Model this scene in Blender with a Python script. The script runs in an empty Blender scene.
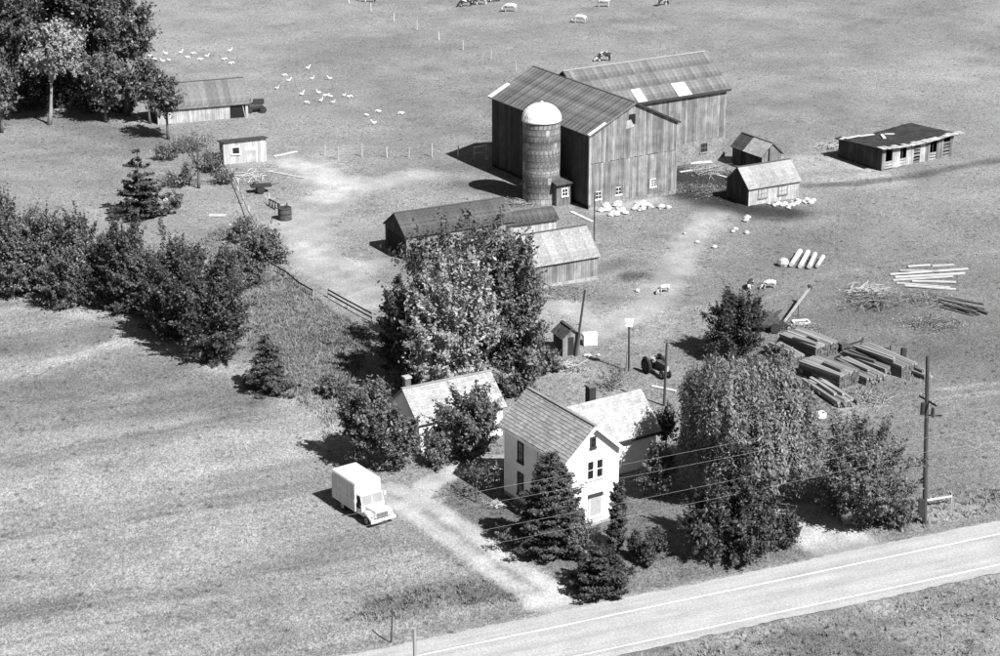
import bpy, math, random
import numpy as np
from mathutils import Vector, Matrix

# ------------------------------------------------------------------ camera, sky, sun, exposure
scene = bpy.context.scene
COL = scene.collection
FOC, PITCH, CAMH = 2050.0, math.radians(20.0), 66.0
cam_d = bpy.data.cameras.new('camera'); cam = bpy.data.objects.new('camera', cam_d); COL.objects.link(cam)
cam.location = (0, 0, CAMH); cam.rotation_euler = (math.radians(90) - PITCH, 0, 0)
cam_d.sensor_width = 36; cam_d.lens = 36 * FOC / 1000.0; cam_d.clip_start = 1; cam_d.clip_end = 20000
scene.camera = cam
SUN_EL, SUN_AZ = math.radians(48), math.radians(137)        # azimuth clockwise from the view direction
world = bpy.data.worlds.new('World'); scene.world = world; world.use_nodes = True
wn = world.node_tree.nodes; wl = world.node_tree.links
sky = wn.new('ShaderNodeTexSky'); sky.sky_type = 'NISHITA'; sky.sun_disc = False
sky.air_density = .6; sky.dust_density = .3; sky.sun_elevation = SUN_EL; sky.sun_rotation = SUN_AZ
bw = wn.new('ShaderNodeRGBToBW')                             # monochrome photograph
wl.new(sky.outputs[0], bw.inputs[0]); wl.new(bw.outputs[0], wn['Background'].inputs['Color'])
wn['Background'].inputs['Strength'].default_value = 0.062
sd = bpy.data.lights.new('sun', 'SUN'); sd.energy = 5.0; sd.angle = math.radians(0.5); sd.color = (1, 1, 1)
sun = bpy.data.objects.new('sun', sd); COL.objects.link(sun); sun.location = (60, 0, 120)
sdir = Vector((math.sin(SUN_AZ) * math.cos(SUN_EL), math.cos(SUN_AZ) * math.cos(SUN_EL), math.sin(SUN_EL)))
sun.rotation_euler = sdir.to_track_quat('Z', 'Y').to_euler()
vs = scene.view_settings
vs.view_transform = 'Standard'; vs.look = 'None'; vs.exposure = .95; vs.gamma = 1.0; vs.use_curve_mapping = False
scene.render.engine = 'CYCLES'

rng = np.random.default_rng(7); R = random.Random(11)

# ------------------------------------------------------------------ survey helpers (photo measurements -> ground positions)
CT, ST = math.cos(PITCH), math.sin(PITCH)
def at(px, py, z=0.0):
    u = (px - 500) / FOC; v = (py - 328) / FOC
    d = (u, CT - v * ST, -ST - v * CT); t = (z - CAMH) / d[2]
    return (t * d[0], t * d[1])
def row_of(x, y, z):
    zz = z - CAMH; return 328 + FOC * (-(y * ST + zz * CT)) / (y * CT - zz * ST)
def hgt(px, pyb, pyt):
    b = at(px, pyb); lo, hi = 0.0, 60.0
    for _ in range(50):
        m = (lo + hi) / 2
        if row_of(b[0], b[1], m) > pyt: lo = m
        else: hi = m
    return lo
def scale_at(py):                       # metres per pixel across at a ground row
    a = at(500, py); b = at(501, py); return b[0] - a[0]

def vnoise(x, y, cell, seed):
    r = np.random.default_rng(seed); T = r.random((257, 257))
    gx, gy = np.asarray(x) / cell + 100, np.asarray(y) / cell + 100
    ix, iy = np.floor(gx).astype(int), np.floor(gy).astype(int); fx, fy = gx - ix, gy - iy
    fx = fx * fx * (3 - 2 * fx); fy = fy * fy * (3 - 2 * fy); ix %= 256; iy %= 256
    return (T[ix, iy] * (1 - fx) + T[ix + 1, iy] * fx) * (1 - fy) + (T[ix, iy + 1] * (1 - fx) + T[ix + 1, iy + 1] * fx) * fy

# road line: unit along / normal
A_ = np.array(at(500, 638.75)); B_ = np.array(at(1000, 534.0))
RD = (B_ - A_) / np.linalg.norm(B_ - A_); RN = np.array([-RD[1], RD[0]])
n_up = float(RN @ A_)                                   # far edge line
n_lo = float(RN @ np.array(at(750, 618.75)))            # near edge line
n_sh_up = float(RN @ np.array(at(750, 572.0))); n_sh_lo = n_lo - 1.0
def gz(x, y):
    x = np.asarray(x, float); y = np.asarray(y, float)
    h = 0.28 * (vnoise(x, y, 14, 1) - .5) + 0.12 * (vnoise(x, y, 4.5, 2) - .5)
    n = -x * RD[1] + y * RD[0]
    w = np.clip((np.abs(n - (n_sh_up + n_sh_lo) / 2) - (n_sh_up - n_sh_lo) / 2) / 3.0, 0, 1)
    return h * w - 0.06 * (w <= 0.0) - 0.22 * np.sin(np.pi * w) * (w < 1)
def gzf(x, y): return float(gz(x, y))

# ------------------------------------------------------------------ materials
MATS = {}
def nodes_of(name):
    m = bpy.data.materials.new(name); m.use_nodes = True; MATS[name] = m
    return m, m.node_tree.nodes, m.node_tree.links, m.node_tree.nodes['Principled BSDF']
def mathn(N, L, op, a, b=None, clamp=False):
    n = N.new('ShaderNodeMath'); n.operation = op; n.use_clamp = clamp
    for i, v in enumerate((a, b)):
        if v is None: continue
        if isinstance(v, (int, float)): n.inputs[i].default_value = v
        else: L.new(v, n.inputs[i])
    return n.outputs[0]
def mapr(N, L, v, lo, hi, f0=0.0, f1=1.0):
    n = N.new('ShaderNodeMapRange'); L.new(v, n.inputs[0])
    n.inputs[1].default_value = f0; n.inputs[2].default_value = f1; n.inputs[3].default_value = lo; n.inputs[4].default_value = hi
    return n.outputs[0]
def noise(N, L, scale, detail=3, stretch=None, rough=.6, coord='Object'):
    tc = N.new('ShaderNodeTexCoord'); n = N.new('ShaderNodeTexNoise'); n.inputs['Scale'].default_value = scale
    n.inputs['Detail'].default_value = detail; n.inputs['Roughness'].default_value = rough
    if stretch:
        mp = N.new('ShaderNodeMapping'); mp.inputs['Scale'].default_value = stretch
        L.new(tc.outputs[coord], mp.inputs[0]); L.new(mp.outputs[0], n.inputs['Vector'])
    else: L.new(tc.outputs[coord], n.inputs['Vector'])
    return n.outputs['Fac']
def mat(name, base, var=.35, scale=4, stretch=None, rough=.85, spec=.25, bump=.0, bscale=None, rnd=0.0, attr=None, blotch=0.0, metal=0.0):
    m, N, L, P = nodes_of(name)
    v = mapr(N, L, noise(N, L, scale, 4, stretch), 1 - var, 1 + var, .3, .7)
    if blotch: v = mathn(N, L, 'MULTIPLY', v, mapr(N, L, noise(N, L, .7, 3), 1 - blotch, 1 + blotch, .35, .65))
    if rnd:
        oi = N.new('ShaderNodeObjectInfo'); v = mathn(N, L, 'MULTIPLY', v, mapr(N, L, oi.outputs['Random'], 1 - rnd, 1 + rnd))
    if attr:
        a = N.new('ShaderNodeAttribute'); a.attribute_name = attr
        v = mathn(N, L, 'MULTIPLY', v, mapr(N, L, a.outputs['Fac'], 1 - .2, 1 + .2))
    v = mathn(N, L, 'MULTIPLY', v, base); v = mathn(N, L, 'MINIMUM', v, .9)
    L.new(v, P.inputs['Base Color']); P.inputs['Roughness'].default_value = rough
    P.inputs['Specular IOR Level'].default_value = spec; P.inputs['Metallic'].default_value = metal
    if bump:
        b = N.new('ShaderNodeBump'); b.inputs['Strength'].default_value = bump; b.inputs['Distance'].default_value = .05
        L.new(noise(N, L, bscale or scale * 2, 4, stretch), b.inputs['Height']); L.new(b.outputs[0], P.inputs['Normal'])
    return m
def leafmat(name, base, rough=.5, trans=.25, lo=.5, hi=2.0):
    m, N, L, P = nodes_of(name)
    a = N.new('ShaderNodeAttribute'); a.attribute_name = 'v'
    v = mathn(N, L, 'MULTIPLY', mapr(N, L, mathn(N, L, 'POWER', a.outputs['Fac'], 1.6), lo, hi), base)
    L.new(v, P.inputs['Base Color']); P.inputs['Roughness'].default_value = rough; P.inputs['Specular IOR Level'].default_value = .35
    t = N.new('ShaderNodeBsdfTranslucent'); L.new(v, t.inputs['Color'])
    mx = N.new('ShaderNodeMixShader'); mx.inputs[0].default_value = trans
    L.new(P.outputs[0], mx.inputs[1]); L.new(t.outputs[0], mx.inputs[2]); L.new(mx.outputs[0], N['Material Output'].inputs['Surface'])
    return m
VERT = (1, 1, .08)
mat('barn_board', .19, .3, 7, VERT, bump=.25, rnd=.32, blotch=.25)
mat('barn_board_shade', .045, .3, 7, VERT, bump=.25, rnd=.3, blotch=.2)  # darker copy of barn_board: side wall shade put into the base colour
mat('grey_board', .16, .35, 7, VERT, bump=.25, rnd=.35, blotch=.2)
mat('pale_board', .34, .3, 7, VERT, bump=.2, rnd=.2, blotch=.2)
mat('dark_wood', .035, .3, 6, VERT, rnd=.3)
mat('interior_dark', .012, .2, 3)  # near-black base colour stands in for unlit interiors
mat('stone_wall', .20, .5, 3.5, bump=.5, blotch=.2)
mat('roof_metal', .105, .3, 5, (1, 1, 1), rough=.6, spec=.4, rnd=.26, blotch=.3)
mat('roof_metal_new', .48, .08, 3, rough=.5, rnd=.08)
mat('rib_metal', .09, .2, 5, rough=.6)
mat('flash_white', .75, .1, 3)
mat('roof_old', .058, .45, 4, bump=.4, blotch=.3, rnd=.15)
mat('roof_felt', .03, .4, 3, bump=.2, blotch=.3)
mat('roof_light', .235, .3, 5, bump=.3, blotch=.18, rnd=.12)
mat('roof_tar', .05, .4, 4)
mat('shingle', .25, .18, 6, bump=.2, attr='v', blotch=.1)
mat('shingle_light', .32, .2, 9, bump=.25, attr='v', blotch=.12)
mat('white_siding', .70, .05, 3, rough=.7, blotch=.05)
mat('white_trim', .82, .04, 3, rough=.6)
mat('dark_trim', .04, .2, 3)
mat('brick', .12, .5, 8, bump=.5)
mat('chimney_black', .03, .3, 8, bump=.4)
mat('glass_dark', .02, .1, 2, rough=.08, spec=.8)
mat('concrete', .30, .3, 3, bump=.3, blotch=.2)
mat('silo_stave', .15, .6, 1.6, (1, 1, .5), bump=.3, rnd=.2, blotch=.6)
mat('silo_band', .11, .3, 4, rough=.6)
mat('silo_dome', .66, .06, 3, rough=.45)
mat('post_wood', .25, .35, 6, VERT, rnd=.3)
mat('post_pale', .45, .25, 6, VERT, rnd=.25)
mat('pole_wood', .055, .3, 6, VERT)
mat('plank_grey', .185, .5, 5, (.15, 1, 1), bump=.25, rnd=.5, blotch=.15)
mat('plank_dark', .10, .4, 5, (.15, 1, 1), bump=.25, rnd=.35)
mat('plank_new', .42, .2, 5, (.2, 1, 1), rnd=.2)
mat('log_bark', .12, .5, 5, bump=.5, rnd=.3)
mat('log_white', .45, .25, 4, bump=.2, rnd=.15)
mat('stone_white', .42, .3, 3, bump=.4, rnd=.2)
mat('stone_grey', .36, .35, 3, bump=.4, rnd=.3)
mat('bark', .09, .4, 6, VERT, bump=.5)
mat('bark_pale', .26, .4, 6, VERT, bump=.4)
mat('truck_white', .60, .04, 2, rough=.35, spec=.5)
mat('truck_box', .50, .10, 2, rough=.5, spec=.4, blotch=.12)
mat('chrome', .55, .1, 3, rough=.25, metal=.6)
mat('tyre', .02, .3, 6, rough=.9)
mat('windscreen_glass', .26, .1, 2, rough=.12, spec=.7)  # pale base colour stands in for sky reflected in the glass
mat('rim', .35, .2, 4, rough=.5)
mat('iron', .035, .4, 6, rough=.7)
mat('iron_rust', .075, .5, 5, rough=.85)
mat('iron_pale', .32, .35, 5, rough=.7)
mat('wire', .3, .1, 3)
mat('goose', .80, .08, 6)
mat('beak', .25, .1, 4)
mat('rubber', .03, .3, 4)
mat('paint_line', .72, .25, 4, blotch=.2)
def blademat(name):
    m, N, L, P = nodes_of(name); a = N.new('ShaderNodeAttribute'); a.attribute_name = 'v'
    L.new(a.outputs['Fac'], P.inputs['Base Color']); P.inputs['Roughness'].default_value = .7; P.inputs['Specular IOR Level'].default_value = .2
for n_ in ('grass_blade', 'hay_blade', 'weed_blade'): blademat(n_)
leafmat('leaf_dark', .07); leafmat('leaf_mid', .125); leafmat('leaf_bright', .36, .6, .35, .6, 1.5); leafmat('leaf_pale', .15, .5, .3)
leafmat('needle_dark', .040, .6, .1); leafmat('leaf_willow', .17, .45, .28); leafmat('needle_mid', .058, .6, .1)
leafmat('twig_dry', .20, .8, .1)
def cowmat(name, lo, hi, thr):
    m, N, L, P = nodes_of(name)
    oi = N.new('ShaderNodeObjectInfo'); tc = N.new('ShaderNodeTexCoord')
    n = N.new('ShaderNodeTexNoise'); n.noise_dimensions = '4D'; n.inputs['Scale'].default_value = 1.5; n.inputs['Detail'].default_value = 1
    L.new(tc.outputs['Object'], n.inputs['Vector']); L.new(mathn(N, L, 'MULTIPLY', oi.outputs['Random'], 40), n.inputs['W'])
    L.new(mapr(N, L, n.outputs['Fac'], lo, hi, thr - .015, thr + .015), P.inputs['Base Color']); P.inputs['Roughness'].default_value = .8
cowmat('cow_white', .04, .42, .38); cowmat('cow_pied', .02, .72, .55)

# ------------------------------------------------------------------ mesh helpers
def tag(o, label=None, cat=None, group=None, kind=None):
    if label: o['label'] = label
    if cat: o['category'] = cat
    if group: o['group'] = group
    if kind: o['kind'] = kind
    return o
def thing(name, x, y, rz=0.0, label=None, cat=None, group=None, z=None):
    o = bpy.data.objects.new(name, None); COL.objects.link(o); o.empty_display_size = .3
    o.location = (x, y, gzf(x, y) if z is None else z); o.rotation_euler = (0, 0, rz)
    return tag(o, label, cat, group)
def link(name, me, parent=None, m=None):
    if m and not me.materials: me.materials.append(MATS[m])
    o = bpy.data.objects.new(name, me); COL.objects.link(o)
    if parent: o.parent = parent
    return o
class MB:
    def __init__(s): s.v = []; s.f = []
    def quad(s, *p): i = len(s.v); s.v += [tuple(q) for q in p]; s.f.append(tuple(range(i, i + len(p)))); return s
    def hexa(s, p):                       # 8 points: bottom 4 (ccw), top 4
        i = len(s.v); s.v += [tuple(q) for q in p]
        for f in ((3, 2, 1, 0), (4, 5, 6, 7), (0, 1, 5, 4), (1, 2, 6, 5), (2, 3, 7, 6), (3, 0, 4, 7)): s.f.append(tuple(i + k for k in f))
        return s
    def box(s, x0, x1, y0, y1, z0, z1):
        return s.hexa([(x0, y0, z0), (x1, y0, z0), (x1, y1, z0), (x0, y1, z0), (x0, y0, z1), (x1, y0, z1), (x1, y1, z1), (x0, y1, z1)])
    def beam(s, p, q, w, h, up=(0, 0, 1)):
        p, q = Vector(p), Vector(q); d = (q - p).normalized(); sd_ = d.cross(Vector(up))
        if sd_.length < 1e-4: sd_ = Vector((1, 0, 0))
        sd_.normalize(); u = sd_.cross(d); a = sd_ * w / 2; b = u * h / 2
        return s.hexa([p - a - b, p + a - b, q + a - b, q - a - b, p - a + b, p + a + b, q + a + b, q - a + b])
    def tube(s, p, q, r0, r1, n=8, cap=True):
        p, q = Vector(p), Vector(q); d = (q - p).normalized(); a = d.orthogonal().normalized(); b = d.cross(a); i = len(s.v)
        for c, r in ((p, r0), (q, r1)):
            for k in range(n):
                t = 2 * math.pi * k / n; s.v.append(tuple(c + (a * math.cos(t) + b * math.sin(t)) * r))
        for k in range(n): s.f.append((i + k, i + (k + 1) % n, i + n + (k + 1) % n, i + n + k))
        if cap: s.f.append(tuple(i + n - 1 - k for k in range(n))); s.f.append(tuple(i + n + k for k in range(n)))
        return s
    def path(s, pts, rad, n=7):
        pts = [Vector(p) for p in pts]; i = len(s.v); a = None
        for j, p in enumerate(pts):
            d = (pts[min(j + 1, len(pts) - 1)] - pts[max(j - 1, 0)]).normalized()
            a = d.orthogonal().normalized() if a is None else (a - d * a.dot(d)).normalized()
            b = d.cross(a)
            for k in range(n):
                t = 2 * math.pi * k / n; s.v.append(tuple(p + (a * math.cos(t) + b * math.sin(t)) * rad[j]))
        for j in range(len(pts) - 1):
            for k in range(n): s.f.append((i + j * n + k, i + j * n + (k + 1) % n, i + (j + 1) * n + (k + 1) % n, i + (j + 1) * n + k))
        s.f.append(tuple(i + n - 1 - k for k in range(n))); e = i + (len(pts) - 1) * n; s.f.append(tuple(e + k for k in range(n)))
        return s
    def lathe(s, prof, n=16, c=(0, 0)):
        i = len(s.v)
        for r, z in prof:
            for k in range(n): t = 2 * math.pi * k / n; s.v.append((c[0] + r * math.cos(t), c[1] + r * math.sin(t), z))
        for j in range(len(prof) - 1):
            for k in range(n): s.f.append((i + j * n + k, i + j * n + (k + 1) % n, i + (j + 1) * n + (k + 1) % n, i + (j + 1) * n + k))
        s.f.append(tuple(i + n - 1 - k for k in range(n))); e = i + (len(prof) - 1) * n; s.f.append(tuple(e + k for k in range(n)))
        return s
    def mesh(s, name, m=None, smooth=False):
        me = bpy.data.meshes.new(name); me.from_pydata(s.v, [], s.f)
        if smooth: me.shade_smooth()
        if m: me.materials.append(MATS[m])
        return me
    def build(s, name, m, parent=None, smooth=False): return link(name, s.mesh(name, m, smooth), parent)
def npmesh(name, verts, quads, m, attrs=None, smooth=False):
    me = bpy.data.meshes.new(name); nv, nf, k = len(verts), len(quads), quads.shape[1]
    me.vertices.add(nv); me.vertices.foreach_set('co', np.ascontiguousarray(verts, np.float32).ravel())
    me.loops.add(nf * k); me.loops.foreach_set('vertex_index', np.ascontiguousarray(quads, np.int32).ravel())
    me.polygons.add(nf); me.polygons.foreach_set('loop_start', np.arange(0, nf * k, k, dtype=np.int32))
    me.polygons.foreach_set('loop_total', np.full(nf, k, np.int32))
    for an, av in (attrs or {}).items():
        a = me.attributes.new(an, 'FLOAT', 'POINT'); a.data.foreach_set('value', np.ascontiguousarray(av, np.float32))
    me.update(calc_edges=True); me.validate()
    if smooth: me.shade_smooth()
    if m: me.materials.append(MATS[m])
    return me

# ------------------------------------------------------------------ ground: one sheet, split by what grows on it
def wp(pts): return np.array([at(*p) for p in pts])
def dist_poly(X, Y, P):
    d = np.full(X.shape, 1e9)
    for a, b in zip(P[:-1], P[1:]):
        ab = b - a; t = np.clip(((X - a[0]) * ab[0] + (Y - a[1]) * ab[1]) / (ab @ ab), 0, 1)
        d = np.minimum(d, np.hypot(X - a[0] - t * ab[0], Y - a[1] - t * ab[1]))
    return d
def inpoly(X, Y, P):
    c = np.zeros(X.shape, bool); j = len(P) - 1
    for i in range(len(P)):
        cond = ((P[i][1] > Y) != (P[j][1] > Y)) & (X < (P[j][0] - P[i][0]) * (Y - P[i][1]) / (P[j][1] - P[i][1] + 1e-12) + P[i][0])
        c ^= cond; j = i
    return c
def sstep(a, b, x): t = np.clip((x - a) / (b - a), 0, 1); return t * t * (3 - 2 * t)
HAY = wp([(-900, 300), (-60, 292), (40, 305), (130, 318), (200, 350), (250, 372), (300, 395), (330, 440), (320, 500), (400, 540), (470, 575), (525, 598), (470, 612), (380, 640), (300, 670), (-900, 900)])
LAWN = wp([(455, 480), (500, 462), (560, 470), (640, 480), (760, 505), (800, 525), (835, 552), (760, 570), (680, 582), (585, 600), (540, 570), (490, 540), (440, 512)])
DRIVES = [([(575, 612), (540, 592), (500, 567), (455, 532), (415, 505), (385, 492)], 1.75), ([(412, 506), (430, 483), (462, 468), (515, 458)], 1.05),
          ([(802, 520), (832, 538), (868, 558)], 2.7), ([(545, 602), (575, 604), (610, 600)], 1.5)]
YARD = [([(295, 162), (330, 178), (345, 190), (320, 205), (300, 225), (310, 250), (325, 268), (350, 285), (370, 300)], 2.6), ([(320, 180), (370, 185), (420, 175)], 2.0),
        ([(310, 262), (370, 268), (385, 262)], 1.2), ([(715, 215), (690, 240), (672, 275), (650, 305), (600, 330)], 1.6), ([(600, 210), (650, 200)], 1.3), ([(585, 318), (560, 305)], 1.3)]
ys = np.concatenate([[-3000, -1200, -500, -200, 0, 60, 95], np.arange(104, 185, .36), np.arange(185, 380, .6), [384, 392, 405, 430, 480, 600, 900, 1600, 3000, 7000]])
xs = np.concatenate([[-4000, -1500, -600, -300, -200, -150, -125], np.arange(-112, -48, .8), np.arange(-48, 48, .38), np.arange(48, 112, .8), [118, 125, 150, 200, 300, 600, 1500, 4000]])
GX, GY = np.meshgrid(xs, ys); nx = len(xs)
def ground_state(X, Y):
    wob = (vnoise(X, Y, 1.6, 21) - .5) * 1.3 + (vnoise(X, Y, .7, 22) - .5) * .7
    big = vnoise(X, Y, 22, 3); mid = vnoise(X, Y, 5, 4); fin = vnoise(X, Y, 1.3, 5)
    tone = .19 * (1 + .30 * (big - .5) + .32 * (mid - .5) + .2 * (fin - .5)); lab = np.zeros(X.shape, int)
    s = X * RD[0] + Y * RD[1]; n = -X * RD[1] + Y * RD[0]
    hay = inpoly(X, Y, HAY)
    streak = vnoise(s / 9, n, 1.1, 6) * .5 + vnoise(s / 16, n, 2.6, 7) * .7
    ht = .205 * (1 + .05 * np.sin(2 * np.pi * (n + 1.2 * vnoise(s, n, 9, 71)) / 1.7) + .7 * (streak - .6) + .2 * (mid - .5) + .14 * (fin - .5))
    tone = np.where(hay, ht, tone); lab[hay] = 1
    lawn = inpoly(X + wob * .4, Y + wob * .4, LAWN); tone = np.where(lawn, .115 * (1 + .25 * (fin - .5) + .3 * (mid - .5)), tone); lab[lawn] = 2
    def stroke(pts, w, val, soft=1.0, k=1.0):
        nonlocal tone
        m = k * (1 - sstep(w * (1 - .5 * soft), w * (1 + .6 * soft), dist_poly(X, Y, wp(pts)) + wob * .5 * soft)); tone = tone * (1 - m) + val * m * (1 + .4 * (fin - .5) + .25 * (mid - .5)); return m
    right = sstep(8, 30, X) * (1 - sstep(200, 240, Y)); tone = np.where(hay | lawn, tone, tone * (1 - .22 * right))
    # mowing, tracks, worn and damp ground, other darker patches
    stroke([(-60, 470), (60, 448), (160, 432), (250, 412)], .4, .12, 1, .7); stroke([(-60, 318), (40, 308), (110, 318), (170, 345), (250, 380), (320, 420)], 1.3, .28, .8, .8)
    stroke([(-60, 348), (40, 345), (105, 332)], 3.0, .115, 1, .75); stroke([(-60, 385), (30, 368), (80, 356), (125, 342), (128, 330)], 1.0, .29, .8, .9)
    stroke([(-40, 405), (60, 392), (130, 370), (180, 378), (230, 395)], 5, .125, 1, .7); stroke([(-50, 548), (60, 532), (160, 516), (260, 500)], .25, .12, 1, .6)
    stroke([(-50, 625), (60, 610), (150, 598), (260, 592)], .4, .14, 1, .5); stroke([(150, 625), (260, 610), (380, 590)], 1.5, .15, 1, .5)
    stroke([(-50, 500), (100, 480), (220, 455), (300, 430)], 3.5, .26, 1, .6); stroke([(-40, 590), (120, 570), (260, 545)], 3.5, .255, 1, .6); stroke([(60, 650), (200, 640), (330, 610), (430, 596)], 2.2, .26, 1, .6)
    stroke([(385, 605), (450, 592), (520, 586), (545, 597)], 1.7, .10, 1, .7); stroke([(160, 340), (240, 372), (300, 398), (330, 420)], 2.0, .26, 1, .6)
    stroke([(230, 240), (285, 300), (330, 340), (350, 380), (300, 360)], 4.5, .15, 1, .6)
    stroke([(630, 277), (655, 276), (678, 279)], 1.1, .05, 1.4, .8); stroke([(575, 275), (600, 270), (620, 262)], 1.4, .07, 1, .6); stroke([(690, 195), (735, 205), (765, 212), (785, 213)], 2.6, .025, 1.4, .92)  # leading stroke is a dark elongated patch in the yard
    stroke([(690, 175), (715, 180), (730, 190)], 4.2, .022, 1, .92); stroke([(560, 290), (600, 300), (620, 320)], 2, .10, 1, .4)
    stroke([(800, 163), (840, 165), (870, 176), (845, 180)], 4.0, .27, 1, .8); stroke([(785, 172), (810, 186), (850, 184), (920, 175), (1000, 160)], .9, .07, 1, .7); stroke([(775, 170), (800, 180)], 1.2, .24, 1, .7)
    stroke([(700, 325), (760, 300), (840, 270), (1000, 250)], .5, .20, 1, .5); stroke([(840, 410), (900, 395), (1000, 383)], .3, .24, 1, .6); stroke([(820, 418), (900, 402), (1000, 392)], .3, .24, 1, .5)
    stroke([(560, 385), (600, 350), (640, 330), (700, 300)], 3.2, .21, 1, .55); stroke([(545, 380), (575, 375), (600, 390)], 2.5, .24, 1, .6)
    stroke([(520, 320), (560, 308), (600, 315)], 2.8, .25, 1, .55); stroke([(800, 290), (850, 300), (960, 330), (900, 345)], 3.5, .11, 1, .4)
    stroke([(250, 140), (290, 150), (310, 160)], 1.5, .22, 1, .6); stroke([(380, 170), (430, 168), (500, 190)], 3.0, .17, 1, .6); stroke([(600, 225), (650, 235), (660, 260)], 3, .16, 1, .5)
    stroke([(30, 118), (90, 126), (150, 140)], 3, .09, 1, .5); stroke([(0, 150), (60, 165), (130, 175)], 5, .165, 1, .5); stroke([(870, 525), (930, 508), (1000, 495)], 1.8, .20, 1, .6)
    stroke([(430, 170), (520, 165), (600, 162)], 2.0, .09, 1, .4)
    for pts, w in YARD:
        m = stroke(pts, w * 1.15, .27, 1.3, .8); lab[m > .5] = 3
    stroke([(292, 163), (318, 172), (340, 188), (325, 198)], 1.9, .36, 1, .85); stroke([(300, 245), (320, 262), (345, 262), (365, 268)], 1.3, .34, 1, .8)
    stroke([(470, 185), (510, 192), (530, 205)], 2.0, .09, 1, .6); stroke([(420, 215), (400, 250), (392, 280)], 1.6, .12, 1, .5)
    for pts, w in DRIVES:
        m = stroke(pts, w, .31, .35, 1.0); lab[m > .5] = 4
        if w > 1.2 and len(pts) > 4: stroke(pts, .34, .17, .6, .75)
    ed = np.exp(-((n - n_sh_up - .2) / .9) ** 2) * .7; tone = tone * (1 - ed) + .24 * ed
    near = n < n_sh_lo + .5
    tone = np.where(near, .16 * (1 + .5 * (fin - .5) + .5 * (mid - .5)), tone); lab[near] = 0
    rough = 1 - np.isin(lab, (3, 4)) * .5
    return tone, rough, lab
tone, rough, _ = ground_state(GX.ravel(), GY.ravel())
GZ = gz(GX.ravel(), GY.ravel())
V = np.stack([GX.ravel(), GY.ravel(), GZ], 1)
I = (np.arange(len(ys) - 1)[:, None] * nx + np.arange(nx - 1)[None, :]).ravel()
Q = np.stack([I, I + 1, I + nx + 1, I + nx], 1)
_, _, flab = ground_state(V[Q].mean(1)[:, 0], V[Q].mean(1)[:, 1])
def ground_material():
    m, N, L, P = nodes_of('ground_cover')
    a = N.new('ShaderNodeAttribute'); a.attribute_name = 'tone'; g = N.new('ShaderNodeAttribute'); g.attribute_name = 'grassy'
    f1 = mapr(N, L, noise(N, L, 2.6, 4, (1, .6, 1), .75), .72, 1.28, .3, .7); f2 = mapr(N, L, noise(N, L, 8.0, 3, (1, .5, 1), .8), .3, 1.7, .3, .7)
    k = mathn(N, L, 'MULTIPLY', f1, f2)
    k = mathn(N, L, 'ADD', mathn(N, L, 'MULTIPLY', mathn(N, L, 'SUBTRACT', k, 1.0), mathn(N, L, 'MULTIPLY', g.outputs['Fac'], 1.0)), 1.0)
    # scattered dark tufts and pale flecks
    tc = N.new('ShaderNodeTexCoord'); vo = N.new('ShaderNodeTexVoronoi'); vo.inputs['Scale'].default_value = .7; L.new(tc.outputs['Object'], vo.inputs['Vector'])
    sp = mapr(N, L, vo.outputs['Distance'], .5, 1.0, .08, .22); k = mathn(N, L, 'MULTIPLY', k, mathn(N, L, 'ADD', mathn(N, L, 'MULTIPLY', mathn(N, L, 'SUBTRACT', sp, 1.0), mathn(N, L, 'POWER', g.outputs['Fac'], 3.0)), 1.0))
    v = mathn(N, L, 'MINIMUM', mathn(N, L, 'MULTIPLY', a.outputs['Fac'], k), .8)
    L.new(v, P.inputs['Base Color']); P.inputs['Roughness'].default_value = .95; P.inputs['Specular IOR Level'].default_value = .1
    b = N.new('ShaderNodeBump'); b.inputs['Distance'].default_value = .25; L.new(mathn(N, L, 'MULTIPLY', g.outputs['Fac'], .55), b.inputs['Strength'])
    L.new(noise(N, L, 3.2, 5, None, .75), b.inputs['Height']); L.new(b.outputs[0], P.inputs['Normal'])
ground_material()
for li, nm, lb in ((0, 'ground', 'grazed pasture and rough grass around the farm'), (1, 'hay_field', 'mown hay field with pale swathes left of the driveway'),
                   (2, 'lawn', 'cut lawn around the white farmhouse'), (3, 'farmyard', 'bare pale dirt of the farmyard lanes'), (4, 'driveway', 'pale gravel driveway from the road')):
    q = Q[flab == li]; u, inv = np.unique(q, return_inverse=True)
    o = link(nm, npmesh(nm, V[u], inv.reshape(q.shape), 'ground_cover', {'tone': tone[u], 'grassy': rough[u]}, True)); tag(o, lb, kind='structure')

# road with shoulders and edge lines
def road_material(name, base, wear):
    m, N, L, P = nodes_of(name)
    tc = N.new('ShaderNodeTexCoord'); sx = N.new('ShaderNodeSeparateXYZ'); L.new(tc.outputs['Object'], sx.inputs[0])
    k = mapr(N, L, noise(N, L, 6, 4), .75, 1.25, .3, .7); k = mathn(N, L, 'MULTIPLY', k, mapr(N, L, noise(N, L, 1.2, 3, (.08, 1.2, 1)), .86, 1.13, .3, .7)); k = mathn(N, L, 'MULTIPLY', k, mapr(N, L, noise(N, L, .5, 4), .93, 1.06, .35, .65))
    if wear:
        c = mathn(N, L, 'COSINE', mathn(N, L, 'MULTIPLY', sx.outputs['Y'], 2 * math.pi / ((n_up - n_lo) / 2)))
        k = mathn(N, L, 'MULTIPLY', k, mapr(N, L, c, 1.05, .93, -1, 1))
    L.new(mathn(N, L, 'MULTIPLY', k, base), P.inputs['Base Color']); P.inputs['Roughness'].default_value = .85
    b = N.new('ShaderNodeBump'); b.inputs['Strength'].default_value = .2; b.inputs['Distance'].default_value = .03
    L.new(noise(N, L, 12, 3), b.inputs['Height']); L.new(b.outputs[0], P.inputs['Normal'])
road_material('asphalt', .315, True); road_material('gravel', .31, False)
RA = math.atan2(RD[1], RD[0]); ORG = A_ - RN * (n_up - n_lo) / 2
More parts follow.
